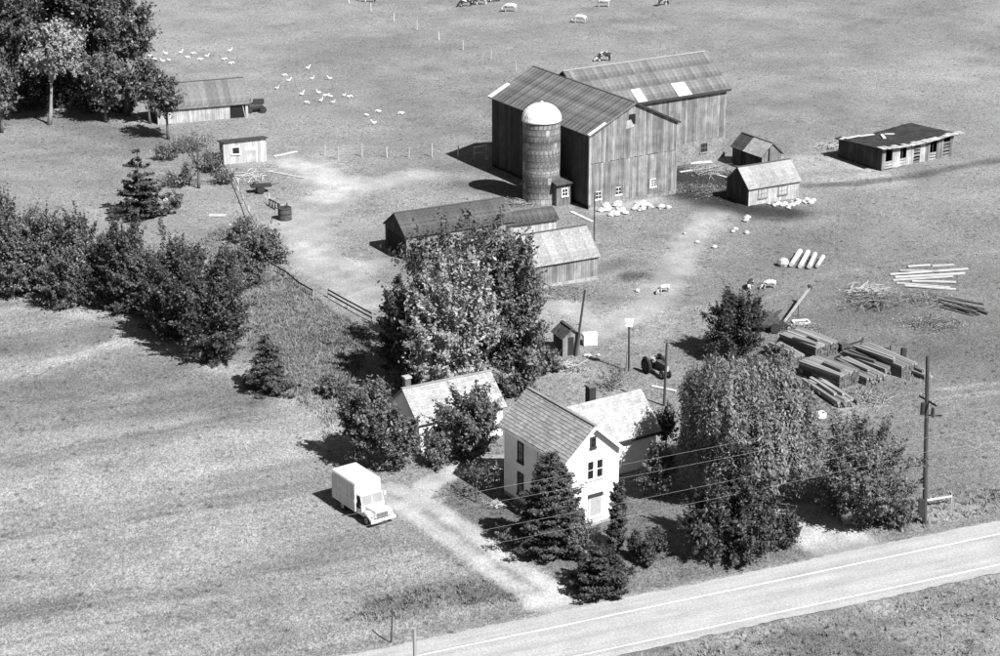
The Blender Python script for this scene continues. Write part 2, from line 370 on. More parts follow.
def strip(name, n0, n1, z, m, jag=0.0, label=None, parent=None, s0=-400, s1=600):
    ss = np.concatenate([[s0], np.arange(-80, 80, .2), [s1]]); ctr = float(RN @ ORG)
    j0 = (vnoise(ss, ss * 0, .5, 31) - .5) * jag + (vnoise(ss, ss * 0, 3.5, 33) - .5) * jag; j1 = (vnoise(ss, ss * 0 + 50, .5, 32) - .5) * jag + (vnoise(ss, ss * 0 + 50, 3.5, 34) - .5) * jag
    v = np.concatenate([np.stack([ss, n0 - ctr + j0, 0 * ss + z], 1), np.stack([ss, n1 - ctr + j1, 0 * ss + z], 1)]); k = len(ss); i = np.arange(k - 1)
    o = link(name, npmesh(name, v, np.stack([i, i + 1, i + k + 1, i + k], 1), m), parent)
    if not parent: o.location = (ORG[0], ORG[1], 0); o.rotation_euler = (0, 0, RA); tag(o, label, kind='structure')
    return o
sh = strip('road_shoulder', n_sh_lo, n_sh_up, .004, 'gravel', .22, 'pale gravel shoulder along the paved road')
rd = strip('road', n_lo - .35, n_up + .35, .012, 'asphalt', .12, 'pale grey paved country road crossing the lower right')
strip('edge_line', n_up - .06, n_up + .06, .017, 'paint_line', .02, None, rd); strip('edge_line', n_lo - .06, n_lo + .06, .017, 'paint_line', .02, None, rd)

# ------------------------------------------------------------------ building kit (local frame: x along the front, y to the back)
def frame(name, px, py, z, ang, label, cat, dx=0, dy=0):
    """thing whose front-left corner, seen at (px,py) at height z, stands on the ground"""
    x, y = at(px, py, z); a = math.radians(ang)
    x += math.cos(a) * dx - math.sin(a) * dy; y += math.sin(a) * dx + math.cos(a) * dy
    return thing(name, x, y, a, label, cat, z=gzf(x, y) * 0)
def cladding(par, p, q, z0, top, width, m, thick=.03, holes=(), jitter=.012, name='board', drop=0.0):
    """upright boards from p to q (outside on the right-hand side walking p->q); top(t) gives height, holes=(t0,t1,z0,z1)"""
    p, q = Vector((p[0], p[1], 0)), Vector((q[0], q[1], 0)); d = q - p; Ln = d.length; d.normalize(); nrm = Vector((d.y, -d.x, 0))
    n = max(1, round(Ln / width)); w = Ln / n; k = 0
    for i in range(n):
        if R.random() < drop: continue
        a, b = i * w + .008, (i + 1) * w - .008; off = R.uniform(0, jitter); c = (a + b) / 2 / Ln
        spans = [(z0 + R.uniform(-.03, .05), None)]
        for (h0, h1, hz0, hz1) in holes:
            if h0 < c < h1: spans = [(z0, hz0), (hz1, None)] if hz0 > z0 + .05 else [(hz1, None)]
        for s0, s1 in spans:
            ta, tb = (top(a / Ln), top(b / Ln)) if s1 is None else (s1, s1)
            if min(ta, tb) - s0 < .05: continue
            P = lambda t, o_, z: p + d * t + nrm * o_ + Vector((0, 0, z))
            o0, o1 = .004, thick + off
            MB().hexa([P(a, o1, s0), P(b, o1, s0), P(b, o0, s0), P(a, o0, s0), P(a, o1, ta), P(b, o1, tb), P(b, o0, tb), P(a, o0, ta)]).build(name, m, par)
def lap_siding(par, p, q, z0, top, m, gable=None, course=.16):
    """horizontal lapped boards; gable=(eave, ridge) narrows the courses"""
    p, q = Vector((p[0], p[1], 0)), Vector((q[0], q[1], 0)); d = q - p; Ln = d.length; d.normalize(); nrm = Vector((d.y, -d.x, 0)); mb = MB(); z = z0
    ztop = gable[1] if gable else top
    while z < ztop - .01:
        z1 = min(z + course, ztop); e = lambda zz: 0 if not gable or zz <= gable[0] else (zz - gable[0]) / (gable[1] - gable[0]) * Ln / 2
        a0, b0, a1, b1 = e(z), Ln - e(z), e(z1), Ln - e(z1); P = lambda t, o_, zz: p + d * t + nrm * o_ + Vector((0, 0, zz))
        mb.quad(P(a0, .035, z), P(b0, .035, z), P(b1, .012, z1), P(a1, .012, z1)); mb.quad(P(a0, .004, z), P(b0, .004, z), P(b0, .035, z), P(a0, .035, z)); z = z1
    return mb.build('siding', m, par)
def window(par, p, q, t, z0, w, h, kind='white', grid=(1, 2), name='window', inset=.0, pane='glass_dark', dep=.07):
    """window on wall p->q centred at distance t"""
    p, q = Vector((p[0], p[1], 0)), Vector((q[0], q[1], 0)); d = (q - p).normalized(); nrm = Vector((d.y, -d.x, 0)); c = p + d * t
    rz = math.atan2(d.y, d.x); fm = 'white_trim' if kind == 'white' else ('grey_board' if kind == 'grey' else 'dark_trim')
    P = MB().box(-w / 2, w / 2, -.045, 0, 0, h).build(name, pane, par); P.location = c + Vector((0, 0, z0)); P.rotation_euler = (0, 0, rz)
    f = MB(); t_ = .09
    f.box(-w / 2 - t_, -w / 2 + .015, -dep, 0, -t_, h + t_).box(w / 2 - .015, w / 2 + t_, -dep, 0, -t_, h + t_)
    f.box(-w / 2 + .015, w / 2 - .015, -dep, 0, h - .015, h + t_).build('frame', fm, P)
    MB().box(-w / 2 - t_ - .04, w / 2 + t_ + .04, -dep - .05, 0, -t_ - .05, .015).build('sill', fm, P)
    g = MB()
    for i in range(1, grid[0]): x = -w / 2 + w * i / grid[0]; g.box(x - .02, x + .02, -.06, -.04, 0, h)
    for j in range(1, grid[1]): z = h * j / grid[1]; g.box(-w / 2, w / 2, -.063, -.04, z - .022, z + .022)
    if g.v: g.build('sash_bar', fm, P)
    return P
def gable_core(par, L, D, eave, ridge, axis, m, name='wall', z0=-.4, inset=.0):
    M = (lambda a, b, z: (a, b, z)) if axis == 'x' else (lambda a, b, z: (b, a, z)); mb = MB(); i = inset
    prof = [(i, z0), (D - i, z0), (D - i, eave), (D / 2, ridge - .02), (i, eave)]
    A = [M(i, b, z) for b, z in prof]; B = [M(L - i, b, z) for b, z in prof]
    mb.v = A + B; mb.f = [(0, 1, 2, 3, 4), (9, 8, 7, 6, 5)] + [(k, k + 5, (k + 1) % 5 + 5, (k + 1) % 5) for k in range(5)]
    o = mb.build(name, m, par); me = o.data
    import bmesh; bm = bmesh.new(); bm.from_mesh(me); bmesh.ops.recalc_face_normals(bm, faces=bm.faces); bm.to_mesh(me); bm.free()
    return o
def slope(par, E0, E1, R1, R0, m, th=.1, name='roof'):
    """roof slab given eave and ridge corners (top surface)"""
    E0, E1, R1, R0 = map(Vector, (E0, E1, R1, R0)); n = (E1 - E0).cross(R0 - E0).normalized()
    if n.z < 0: n = -n
    pts = [p - n * th for p in (E0, E1, R1, R0)] + [E0, E1, R1, R0]
    o = MB().hexa(pts).build(name, m, par); import bmesh; bm = bmesh.new(); bm.from_mesh(o.data); bmesh.ops.recalc_face_normals(bm, faces=bm.faces); bm.to_mesh(o.data); bm.free()
    return o
def sheets(par, E0, E1, R1, R0, n, m, rows=1, rib=.0, bow=.012, name='roof_sheet', special=None, ribm=None):
    """sheets running from eave to ridge, each an object sharing one mesh"""
    E0, E1, R1, R0 = map(Vector, (E0, E1, R1, R0)); a = (E1 - E0); w = a.length / n; a.normalize(); up = (R0 - E0); Ls = up.length / rows; up.normalize(); nr = a.cross(up).normalized()
    if nr.z < 0: nr = -nr
    mb = MB(); F = lambda x, y, z: a * x + up * y + nr * z
    g = .006
    mb.hexa([F(g, -.04, .004), F(w - g, -.04, .004), F(w - g, Ls - g, .004), F(g, Ls - g, .004), F(g, -.04, .03), F(w - g, -.04, .03), F(w - g, Ls - g, .018), F(g, Ls - g, .018)])
    if rib:
        mb.hexa([F(w - .05, -.03, .02), F(w + .05, -.03, .02), F(w + .05, Ls - g, .015), F(w - .05, Ls - g, .015), F(w - .03, -.03, .02 + rib), F(w + .03, -.03, .02 + rib), F(w + .03, Ls - g, .015 + rib), F(w - .03, Ls - g, .015 + rib)])
    me = mb.mesh(name, m); me2 = None
    for j in range(rows):
        for i in range(n):
            mm = me
            if special and (i, j) in special:
                if me2 is None: me2 = mb.mesh(name, special[(i, j)])
                mm = me2
            o = link(name, mm, par); o.location = E0 + a * (w * i) + up * (Ls * j) + nr * R.uniform(0, bow)
def shingles(par, E0, E1, R1, R0, m, w=.34, ex=.27, name='shingle_courses'):
    E0, E1, R1, R0 = (np.array(p, float) for p in (E0, E1, R1, R0)); a = E1 - E0; La = np.linalg.norm(a); a /= La; up = R0 - E0; Lu = np.linalg.norm(up); up /= Lu
    nr = np.cross(a, up); nr /= np.linalg.norm(nr); nr = nr if nr[2] > 0 else -nr; vs_, at_ = [], []
    nc = int(Lu / ex)
    for c in range(nc):
        y0 = c * Lu / nc; y1 = (c + 1) * Lu / nc + .02; x = -R.random() * w
        while x < La:
            ww = w * R.uniform(.6, 1.35); x0, x1 = max(0, x + .006), min(La, x + ww - .006); x += ww
            if x1 - x0 < .03: continue
            h = .036 + R.uniform(0, .014); d = R.uniform(-.018, .018); F = lambda X, Y, Z: E0 + a * X + up * Y + nr * Z
            vs_ += [F(x0, y0 + d, h), F(x1, y0 + d, h), F(x1, y1, .008), F(x0, y1, .008), F(x0, y0 + d, .002), F(x1, y0 + d, .002), F(x1, y0 + d, h), F(x0, y0 + d, h)]
            at_ += [R.random()] * 8
    o = link(name, npmesh(name, np.array(vs_), np.arange(len(vs_)).reshape(-1, 4), m, {'v': np.array(at_)}), par); o['kind'] = 'stuff'; return o
def gable_roof(par, L, D, eave, ridge, axis, oe=.3, og=.25, m='roof_old', th=.1, style=None, sm=None, n=10, back=True, rows=1, rib=0.0, special=None, lift=.06):
    M = (lambda a, b, z: (a, b, z)) if axis == 'x' else (lambda a, b, z: (b, a, z)); k = (ridge - eave) / (D / 2); out = []
    for side in (0, 1):
        be = -oe if side == 0 else D + oe; ze = eave - oe * k + lift; zr = ridge + lift
        P = [M(-og, be, ze), M(L + og, be, ze), M(L + og, D / 2, zr), M(-og, D / 2, zr)]
        s = slope(par, *P, m, th, 'roof'); out.append((s, P))
        if style == 'shingles' : shingles(s, *P, sm)
        elif style == 'sheets': sheets(s, *P, n, sm, rows, rib, special=special if side == 0 else None)
    a, b = M(-og, D / 2, ridge + lift + .02), M(L + og, D / 2, ridge + lift + .02)
    MB().beam(a, b, .28, .05).build('ridge_cap', 'rib_metal' if style == 'sheets' else m, par)
    return out
gab = lambda e, r: (lambda t: e + (r - e) * (1 - abs(2 * t - 1)))
flat = lambda h: (lambda t: h)

# ------------------------------------------------------------------ the great barn
E_, RG = 8.65, 11.5
BW, BL = 11.8, 20.8
barn = frame('barn', 590, 134, E_, 31.5, 'huge weathered timber barn with two joined gabled wings beside the silo', 'barn')
w = gable_core(barn, BL, BW, E_, RG, 'y', 'interior_dark')
H_G = [(.07, .14, 1.0, 1.9), (.30, .37, 1.1, 2.0), (.70, .78, 1.3, 2.3), (.44, .52, 9.0, 10.2)]
cladding(w, (0, 0), (BW, 0), 5.2, gab(E_, RG), .30, 'barn_board', .05, [h for h in H_G if h[2] > 5])
cladding(w, (0, -.025), (BW, -.025), .5, flat(5.16), .30, 'barn_board', .05, [h for h in H_G if h[2] < 5])
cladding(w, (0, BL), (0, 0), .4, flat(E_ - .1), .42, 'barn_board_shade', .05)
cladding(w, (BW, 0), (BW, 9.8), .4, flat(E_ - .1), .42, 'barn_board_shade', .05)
MB().box(-.12, BW + .12, -.12, .003, -.4, .5).build('foundation', 'stone_wall', barn)
for t, z0, gr in ((.105, 1.02, (2, 2)), (.335, 1.12, (2, 2)), (.74, 1.35, (3, 3))): window(barn, (0, 0), (BW, 0), t * BW, z0, .72, .82, 'white', gr)
MB().box(.44 * BW, .515 * BW, -.02, -.005, 9.0, 10.2).build('loft_hatch', 'interior_dark', barn)
MB().hexa([(.40 * BW, -.10, 8.55), (.50 * BW, -.10, 8.75), (.50 * BW, -.06, 8.75), (.40 * BW, -.06, 8.55), (.41 * BW, -.10, 9.5), (.46 * BW, -.10, 9.6), (.46 * BW, -.06, 9.6), (.41 * BW, -.06, 9.5)]).build('broken_board', 'pale_board', barn)
for x0, x1, mm in ((-.14, .1, 'white_trim'), (BW - .1, BW + .14, 'grey_board')): MB().box(x0, x1, -.13, .1, .5, E_ - .12).build('corner_board', mm if x0 > 0 else 'pale_board', barn)
k = (RG - E_) / (BW / 2)
gable_roof(barn, BL, BW, E_, RG, 'y', .35, .3, 'roof_metal', .12, 'sheets', 'roof_metal', 30, rib=.03)
for s_ in (0, 1):                                            # pale barge boards along the front rake and the far end
    b0 = -.36 if s_ == 0 else BW + .36; ze = E_ - .36 * k
    MB().beam((b0, -.33, ze - .04), (BW / 2, -.33, RG), .06, .2).build('barge_board', 'grey_board' if s_ == 0 else 'dark_trim', barn)
P = [(-.36, .0, E_ - .36 * k + .17), (1.9, 0, E_ + 1.9 * k + .17), (1.9, -.5, E_ + 1.9 * k + .17), (-.36, -.5, E_ - .36 * k + .17)]
MB().quad(*P).quad(*[(x, y, z - .03) for x, y, z in P[::-1]]).build('roof_flashing', 'flash_white', barn)
P = [(-.37, BL - .35, E_ - .37 * k + .17), (2.3, BL - .35, E_ + 2.3 * k + .17), (2.3, BL + .4, E_ + 2.3 * k + .17), (-.37, BL + .4, E_ - .37 * k + .17)]
MB().quad(*P).quad(*[(x, y, z - .03) for x, y, z in P[::-1]]).build('roof_flashing', 'flash_white', barn)
# right wing: ridge runs away to the right, front wall set back
V0, UR, DB = 9.8, 26.4, 9.8
U0 = BW
E_, RG = 8.8, 12.1
wing = MB(); prof = [(V0, -.4), (V0 + DB, -.4), (V0 + DB, E_), (V0 + DB / 2, RG - .03), (V0, E_)]
wing.v = [(BW / 2, b, z) for b, z in prof] + [(UR, b, z) for b, z in prof]
wing.f = [(4, 3, 2, 1, 0), (5, 6, 7, 8, 9)] + [(k_, (k_ + 1) % 5, (k_ + 1) % 5 + 5, k_ + 5) for k_ in range(5)]
w2 = wing.build('wing_wall', 'interior_dark', barn)
cladding(w2, (U0, V0), (UR, V0), 2.6, flat(E_ - .05), .32, 'barn_board', .05)
MB().box(U0, UR + .08, V0 - .10, V0 + .003, -.4, 2.6).build('stone_base', 'stone_wall', barn)
window(barn, (U0, V0 - .10), (UR, V0 - .10), 11.4, 1.1, .95, 1.1, 'grey', (3, 2))
cladding(w2, (UR, V0), (UR, V0 + DB), 2.6, gab(E_, RG), .6, 'barn_board', .05)
kB = (RG - E_) / (DB / 2)
for sgn in (0, 1):
    be = V0 - .4 if sgn == 0 else V0 + DB + .4; ze = E_ - .4 * kB + .06
    P = [(BW / 2 + .05 if sgn else BW / 2 + .05, be, ze), (UR + .4, be, ze), (UR + .4, V0 + DB / 2, RG + .06), (BW / 2 + .05, V0 + DB / 2, RG + .06)]
    s = slope(barn, *P, 'dark_trim', .12)
    n = 32; sp = {(i, 0): 'roof_metal_new' for i in (11, 12, 20, 21, 22)}
    sheets(s, *P, n, 'roof_metal', 3, .035, special=sp if sgn == 0 else None)
MB().beam((BW / 2 + .05, V0 + DB / 2, RG + .1), (UR + .4, V0 + DB / 2, RG + .1), .3, .06).build('ridge_cap', 'iron_pale', barn)
MB().box(BW + .3, UR + .4, V0 - .44, V0 - .38, E_ - .52, E_ - .2).build('fascia', 'dark_trim', barn)

# ------------------------------------------------------------------ silo
sx, sy = at(541.5, 206); SR = 2.12; sy += SR
silo = thing('silo', sx, sy, 0, 'tall round concrete stave silo with a white domed cap', 'silo', z=0)
SH = 9.5
MB().lathe([(SR - .06, -.3), (SR - .06, SH)], 36).build('core', 'interior_dark', silo, True)
ns, nr_ = 26, 12
for i in range(nr_):
    z0, z1 = SH * i / nr_, SH * (i + 1) / nr_
    mb = MB(); da = 2 * math.pi / ns; g = .006; p = []
    for z in (z0 + .008, z1 - .008):
        for r, a in ((SR, g), (SR, da - g), (SR - .08, da - g), (SR - .08, g)): p.append((r * math.cos(a), r * math.sin(a), z))
    me = mb.hexa(p).mesh('stave', 'silo_stave'); me_p = mb.mesh('stave', 'concrete')
    for j in range(ns // 2 + 11):
        if i * 24 + j >= 300: pass
        o = link('stave', me if R.random() > .05 else me_p, silo); o.rotation_euler = (0, 0, da * (j + (i % 2) * .5) + math.pi * .95 - 0.0); o.scale = (1 + R.uniform(-.002, .004),) * 2 + (1,)
for i in range(1, 13): MB().lathe([(SR + .003, SH * i / 13 - .02), (SR + .022, SH * i / 13 - .02), (SR + .022, SH * i / 13 + .02), (SR + .003, SH * i / 13 + .02)], 36).build('hoop', 'silo_band', silo)
dome = MB().lathe([(SR + .1, SH - .12), (SR + .12, SH + .05)] + [((SR + .08) * math.cos(t), SH + .1 + 1.75 * math.sin(t)) for t in np.linspace(0, 1.5, 9)], 32).build('dome', 'silo_dome', silo, True)
for i in range(16):
    t = 2 * math.pi * i / 16; pts = [((SR + .1) * math.cos(q) * math.cos(t), (SR + .1) * math.cos(q) * math.sin(t), SH + .1 + 1.77 * math.sin(q)) for q in np.linspace(0.05, 1.4, 6)]
    MB().path(pts, [.025] * 6, 5).build('rib', 'silo_dome', dome)
MB().lathe([(.18, SH + 1.8), (.2, SH + 2.0), (.05, SH + 2.1)], 10).build('vent', 'silo_dome', dome)
# silage chute house at its foot
mk = frame('milk_house', 562, 209, 0, 31.5, 'small flat roofed lean-to between the silo and the barn', 'shed', dx=0, dy=1.2)
MB().box(0, 2.0, 0, 3.5, -.3, 2.5).build('wall', 'grey_board', mk); cladding(mk, (0, 0), (2.0, 0), 0, flat(2.45), .3, 'grey_board')
MB().hexa([(-.25, -.4, 2.5), (2.15, -.4, 2.5), (2.15, 3.6, 3.0), (-.25, 3.6, 3.0), (-.25, -.4, 2.62), (2.15, -.4, 2.62), (2.15, 3.6, 3.12), (-.25, 3.6, 3.12)]).build('roof', 'roof_old', mk)
window(mk, (0, -.04), (2.0, -.04), 1.1, 1.1, .7, .8, 'white', (2, 2))

# ------------------------------------------------------------------ sheds on the right
def simple_gable(name, label, anchor, ang, L, D, eave, ridge, axis, wallm, roofm, clad=True, style=None, sm=None, n=10, boardw=.3, shadem=None, cat='shed', core='interior_dark', oe=.25, og=.2, clz=0.0, rows=1, rib=0.0, holes_front=(), holes_side=(), jit=.015, drop=0.0):
    b = frame(name, anchor[0], anchor[1], anchor[2], ang, label, cat)
    X, Y = (L, D) if axis == 'x' else (D, L)
    w = gable_core(b, L, D, eave, ridge, axis, core, inset=.0)
    tf = flat(eave - .02) if axis == 'x' else gab(eave, ridge); ts = gab(eave, ridge) if axis == 'x' else flat(eave - .02)
    if clad:
        cladding(w, (0, 0), (X, 0), clz, tf, boardw, wallm, .035, holes_front, jit, drop=drop)
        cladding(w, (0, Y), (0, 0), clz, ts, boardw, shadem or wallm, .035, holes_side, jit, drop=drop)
        cladding(w, (X, 0), (X, Y), clz, ts, boardw * 1.5, wallm, .035)
    rf = gable_roof(b, L, D, eave, ridge, axis, oe, og, roofm, .09, style, sm, n, rows=rows, rib=rib)
    return b, w, rf, X, Y
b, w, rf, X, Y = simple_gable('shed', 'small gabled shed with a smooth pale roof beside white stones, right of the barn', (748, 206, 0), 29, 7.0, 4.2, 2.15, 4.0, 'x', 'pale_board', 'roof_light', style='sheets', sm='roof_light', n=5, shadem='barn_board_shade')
for t in (1.9, 4.7): window(b, (0, -.04), (X, -.04), t, .75, 1.1, .9, 'grey', (3, 2), pane='pale_board')
b, w, rf, X, Y = simple_gable('shed', 'little old shed with a half dark, half pale patched roof behind the smooth roofed shed', (762, 155.5, 2.3), 31.5, 5.6, 2.9, 2.3, 3.6, 'y', 'grey_board', 'roof_old', style='sheets', sm='roof_old', n=11, shadem='barn_board_shade', drop=.08)
s, P = rf[0]
k_ = (3.6 - 2.3) / 1.45
MB().quad((-.3, -.25, 2.3 - .3 * k_ + .12), (-.3, 3.3, 2.3 - .3 * k_ + .12), (1.4, 3.3, 3.6 + .10), (1.4, -.25, 3.6 + .10)).build('patched_roof_sheet', 'concrete', b)

# long low coop with sagging felt roof and open bays
CL, CD, CH = 11.7, 7.6, 2.75
coop = frame('livestock_shed', 881, 170, 0, 33, 'long low ramshackle shed with sagging dark roof and open bays in the pasture', 'shed')
MB().box(.02, .10, 0.1, CD, -.3, 2.45).box(.1, CL, CD - .1, CD, -.3, 2.1).box(CL - .1, CL - .02, .1, CD - .1, -.3, 2.35).build('wall', 'dark_wood', coop)
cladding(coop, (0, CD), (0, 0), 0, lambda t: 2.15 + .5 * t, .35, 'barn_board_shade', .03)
nx_, ny_ = 24, 10; mb = MB(); top = []
for j in range(ny_ + 1):
    for i in range(nx_ + 1):
        x = -.5 + (CL + 1.0) * i / nx_; y = -.55 + (CD + .8) * j / ny_; tx = i / nx_
        z = CH - .45 * j / ny_ - .30 * math.sin(math.pi * min(1, tx * 1.15)) + R.uniform(-.03, .03) + .12 * tx
        top.append((x, y + R.uniform(-.04, .04), z))
N_ = len(top); mb.v = top + [(x, y, z - .12) for x, y, z in top]
for j in range(ny_):
    for i in range(nx_):
        a = j * (nx_ + 1) + i; mb.f += [(a, a + 1, a + nx_ + 2, a + nx_ + 1), (a + N_ + nx_ + 1, a + N_ + nx_ + 2, a + N_ + 1, a + N_)]
for i in range(nx_): mb.f += [(i, i + N_, i + 1 + N_, i + 1)]; a = ny_ * (nx_ + 1) + i; mb.f += [(a, a + 1, a + 1 + N_, a + N_)]
for j in range(ny_): a = j * (nx_ + 1); c = a + nx_ + 1; mb.f += [(a, c, c + N_, a + N_)]; a += nx_; c = a + nx_ + 1; mb.f += [(a, a + N_, c + N_, c)]
croof = mb.build('roof', 'roof_felt', coop)
def croofz(x, y): tx = (x + .5) / (CL + 1); return CH - .45 * (y + .55) / (CD + .8) - .30 * math.sin(math.pi * min(1, tx * 1.15)) + .12 * tx
for i in range(17):                                          # torn pale fringe boards along the eave
    x0 = -.5 + i * .79; x1 = x0 + R.uniform(.6, .85); d = R.uniform(.5, 1.2)
    MB().hexa([(x0, -.62, croofz(x0, -.5) - .02), (x1, -.62, croofz(x1, -.5) - .02), (x1, -.55 + d, croofz(x1, -.4) + .03), (x0, -.55 + d * R.uniform(.7, 1.1), croofz(x0, -.4) + .03), (x0, -.62, croofz(x0, -.5) + .06), (x1, -.62, croofz(x1, -.5) + .06), (x1, -.55 + d, croofz(x1, -.4) + .07), (x0, -.55 + d, croofz(x0, -.4) + .07)]).build('eave_board', 'pale_board', croof)
for x, y, l, a in ((1.2, 6.9, 3.2, .05), (3.8, 7.0, 2.4, -.1), (5.0, 5.2, 2.0, 1.0), (6.4, 5.6, 1.2, -.5), (-.1, 6.8, 1.3, .3)):
    MB().box(-l / 2, l / 2, -.2, .2, 0, .08).build('loose_batten', 'plank_new', croof).matrix_local = Matrix.Translation((x, y, croofz(x, y) + .06)) @ Matrix.Rotation(a, 4, 'Z')
tl = [(0, .05, 0, 1), (.05, .145, 1, 0), (.145, .25, 0, 1), (.25, .335, 1, 0), (.335, .44, 0, 1), (.44, .53, 2, 0), (.53, .60, 0, 1), (.60, .67, 0, 1), (.67, .76, 1, 0), (.76, .86, 0, 1), (.86, .95, 2, 0), (.95, 1.0, 0, 1)]
for t0, t1, kind, _u in tl:
    z1 = croofz((t0 + t1) / 2 * CL, 0) - .1
    if kind == 0: cladding(coop, (t0 * CL, 0), (t1 * CL, 0), 0, flat(z1), .3, 'grey_board' if R.random() < .5 else 'pale_board', .05)
    else:
        for r_ in range(3 if kind == 1 else 5): MB().box(t0 * CL, t1 * CL, -.03 - .01 * R.random(), .01, .05 + r_ * (.33 if kind == 1 else .42), .05 + r_ * (.33 if kind == 1 else .42) + R.uniform(.2, .3)).build('rail_board', 'pale_board' if kind == 1 else 'grey_board', coop)
for i in range(8): MB().box(CL * i / 7 - .07 if i else .0, CL * i / 7 + .07 if i < 7 else CL, .02, .16, -.3, croofz(CL * i / 7, .1) - .1).build('post', 'dark_wood', coop)

# ------------------------------------------------------------------ long shed, pale roofed shed, outhouse
b, w, rf, X, Y = simple_gable('machine_shed', 'long low shed with mossy dark roof and open dark gable left of the silo', (406, 236, 2.75), 27, 12.4, 5.2, 2.75, 4.5, 'x', 'barn_board', 'roof_old', style='sheets', sm='roof_old', n=22, shadem='barn_board_shade', holes_side=((.12, .8, 0, 2.35),))
b, w, rf, X, Y = simple_gable('lean_to_shed', 'low shed with dark ribbed roof at the foot of the silo', (507, 224.5, 2.3), 25, 5.8, 2.7, 2.3, 3.1, 'x', 'pale_board', 'roof_metal', style='sheets', sm='roof_old', n=9, rib=.03, oe=.3)
b, w, rf, X, Y = simple_gable('shed', 'pale roofed plank shed half hidden behind the big leafy tree', (535, 265, 2.6), 28, 7.2, 5.4, 2.6, 4.9, 'x', 'barn_board', 'roof_light', style='sheets', sm='roof_light', n=7, boardw=.28)
MB().box(.1, X - .1, -.12, 0, -.2, .35).build('foundation', 'concrete', b)
b, w, rf, X, Y = simple_gable('outhouse', 'tiny dark gabled outhouse next to a white box by a leaning pole', (562.5, 357, 0), 24, 1.9, 1.7, 1.95, 2.6, 'y', 'grey_board', 'roof_old', shadem='barn_board_shade', boardw=.24)
MB().box(.5, 1.1, -.06, -.045, .1, 1.8).build('door', 'dark_wood', b)
wx, wy = at(584, 346)
ck = thing('white_box', wx, wy, math.radians(8), 'plain white tank-like box on the dirt right of the outhouse', 'box')
MB().box(0, 1.25, 0, .8, .05, 1.05).build('body', 'white_trim', ck); MB().box(-.04, 1.29, -.04, .84, 1.05, 1.11).build('lid', 'white_trim', ck)
for q in ((.08, .08), (1.17, .08), (.08, .72), (1.17, .72)): MB().box(q[0] - .06, q[0] + .06, q[1] - .06, q[1] + .06, -.1, .05).build('foot', 'dark_trim', ck)

# ------------------------------------------------------------------ left sheds
b, w, rf, X, Y = simple_gable('machine_shed', 'old shed with ribbed metal roof and open right bay at the edge of the wood', (157, 109, 2.15), 20, 11.9, 5.6, 2.15, 4.7, 'x', 'pale_board', 'roof_light', style='sheets', sm='roof_metal', n=16, rib=.03, shadem='barn_board_shade', oe=.3, holes_front=((.80, .97, 0, 1.75),))
MB().box(.80 * X, .97 * X, -.02, -.005, 0.0, 1.75).build('opening_shade', 'interior_dark', b)  # dark sheet standing in for the shade inside the open bay
MB().beam((.97 * X, -.05, .0), (.94 * X, -.05, 1.9), .12, .1).build('prop', 'pale_board', b)
b, w, rf, X, Y = None, None, None, 5.2, 3.4
sh_ = frame('shed', 224, 164.5, 0, 15, 'small white shed with one dark window and a dark sloping roof', 'shed')
MB().hexa([(0, 0, -.3), (X, 0, -.3), (X, Y, -.3), (0, Y, -.3), (0, 0, 2.75), (X, 0, 2.95), (X, Y, 2.15), (0, Y, 2.0)]).build('wall', 'pale_board', sh_)
cladding(sh_, (0, 0), (X, 0), 0, lambda t: 2.75 + .2 * t, .35, 'post_pale', .03); cladding(sh_, (0, Y), (0, 0), 0, lambda t: 2.0 + .75 * t, .35, 'grey_board', .03)
MB().hexa([(-.3, -.3, 2.78), (X + .2, -.3, 3.0), (X + .2, Y + .3, 2.14), (-.3, Y + .3, 1.96), (-.3, -.3, 2.92), (X + .2, -.3, 3.14), (X + .2, Y + .3, 2.28), (-.3, Y + .3, 2.1)]).build('roof', 'roof_tar', sh_)
window(sh_, (0, -.04), (X, -.04), 1.5, 1.25, .85, .8, 'white', (1, 1))
d_ = MB().box(2.6, 3.9, -.075, -.05, .1, 2.0).build('door', 'pale_board', sh_); MB().box(2.6, 3.9, -.1, -.076, 1.6, 2.0).build('door_panel', 'white_trim', d_)

# ------------------------------------------------------------------ cottage / garage
GE, GR = 2.85, 4.8
gar = frame('cottage', 419, 421.5, GE, 29.5, 'low white cottage with pale shingled roof and stove chimney behind the trees', 'cottage')
GL, GD = 7.7, 5.0
gable_core(gar, GL, GD, GE, GR, 'x', 'white_siding'); lap_siding(gar, (0, 0), (GL, 0), -.1, GE - .1, 'white_siding'); lap_siding(gar, (0, GD), (0, 0), -.1, 0, 'white_siding', (GE, GR)); lap_siding(gar, (GL, 0), (GL, GD), -.1, 0, 'white_siding', (GE, GR))
gable_roof(gar, GL, GD, GE, GR, 'x', .35, .25, 'shingle_light', .1, 'shingles', 'shingle_light')
for t in (1.6, 4.4, 6.6): window(gar, (0, -.03), (GL, -.03), t, 1.0, .8, 1.2, 'white', (1, 2))
window(gar, (0 - .03, GD), (0 - .03, 0), GD / 2, 1.2, .8, 1.2, 'white', (1, 2))
ch = MB().box(.15, .65, GD / 2 + .1, GD / 2 + .6, GR - .8, GR + .75).build('chimney', 'brick', gar); MB().box(.08, .72, GD / 2 + .03, GD / 2 + .67, GR + .75, GR + .9).build('chimney_cap', 'concrete', ch)

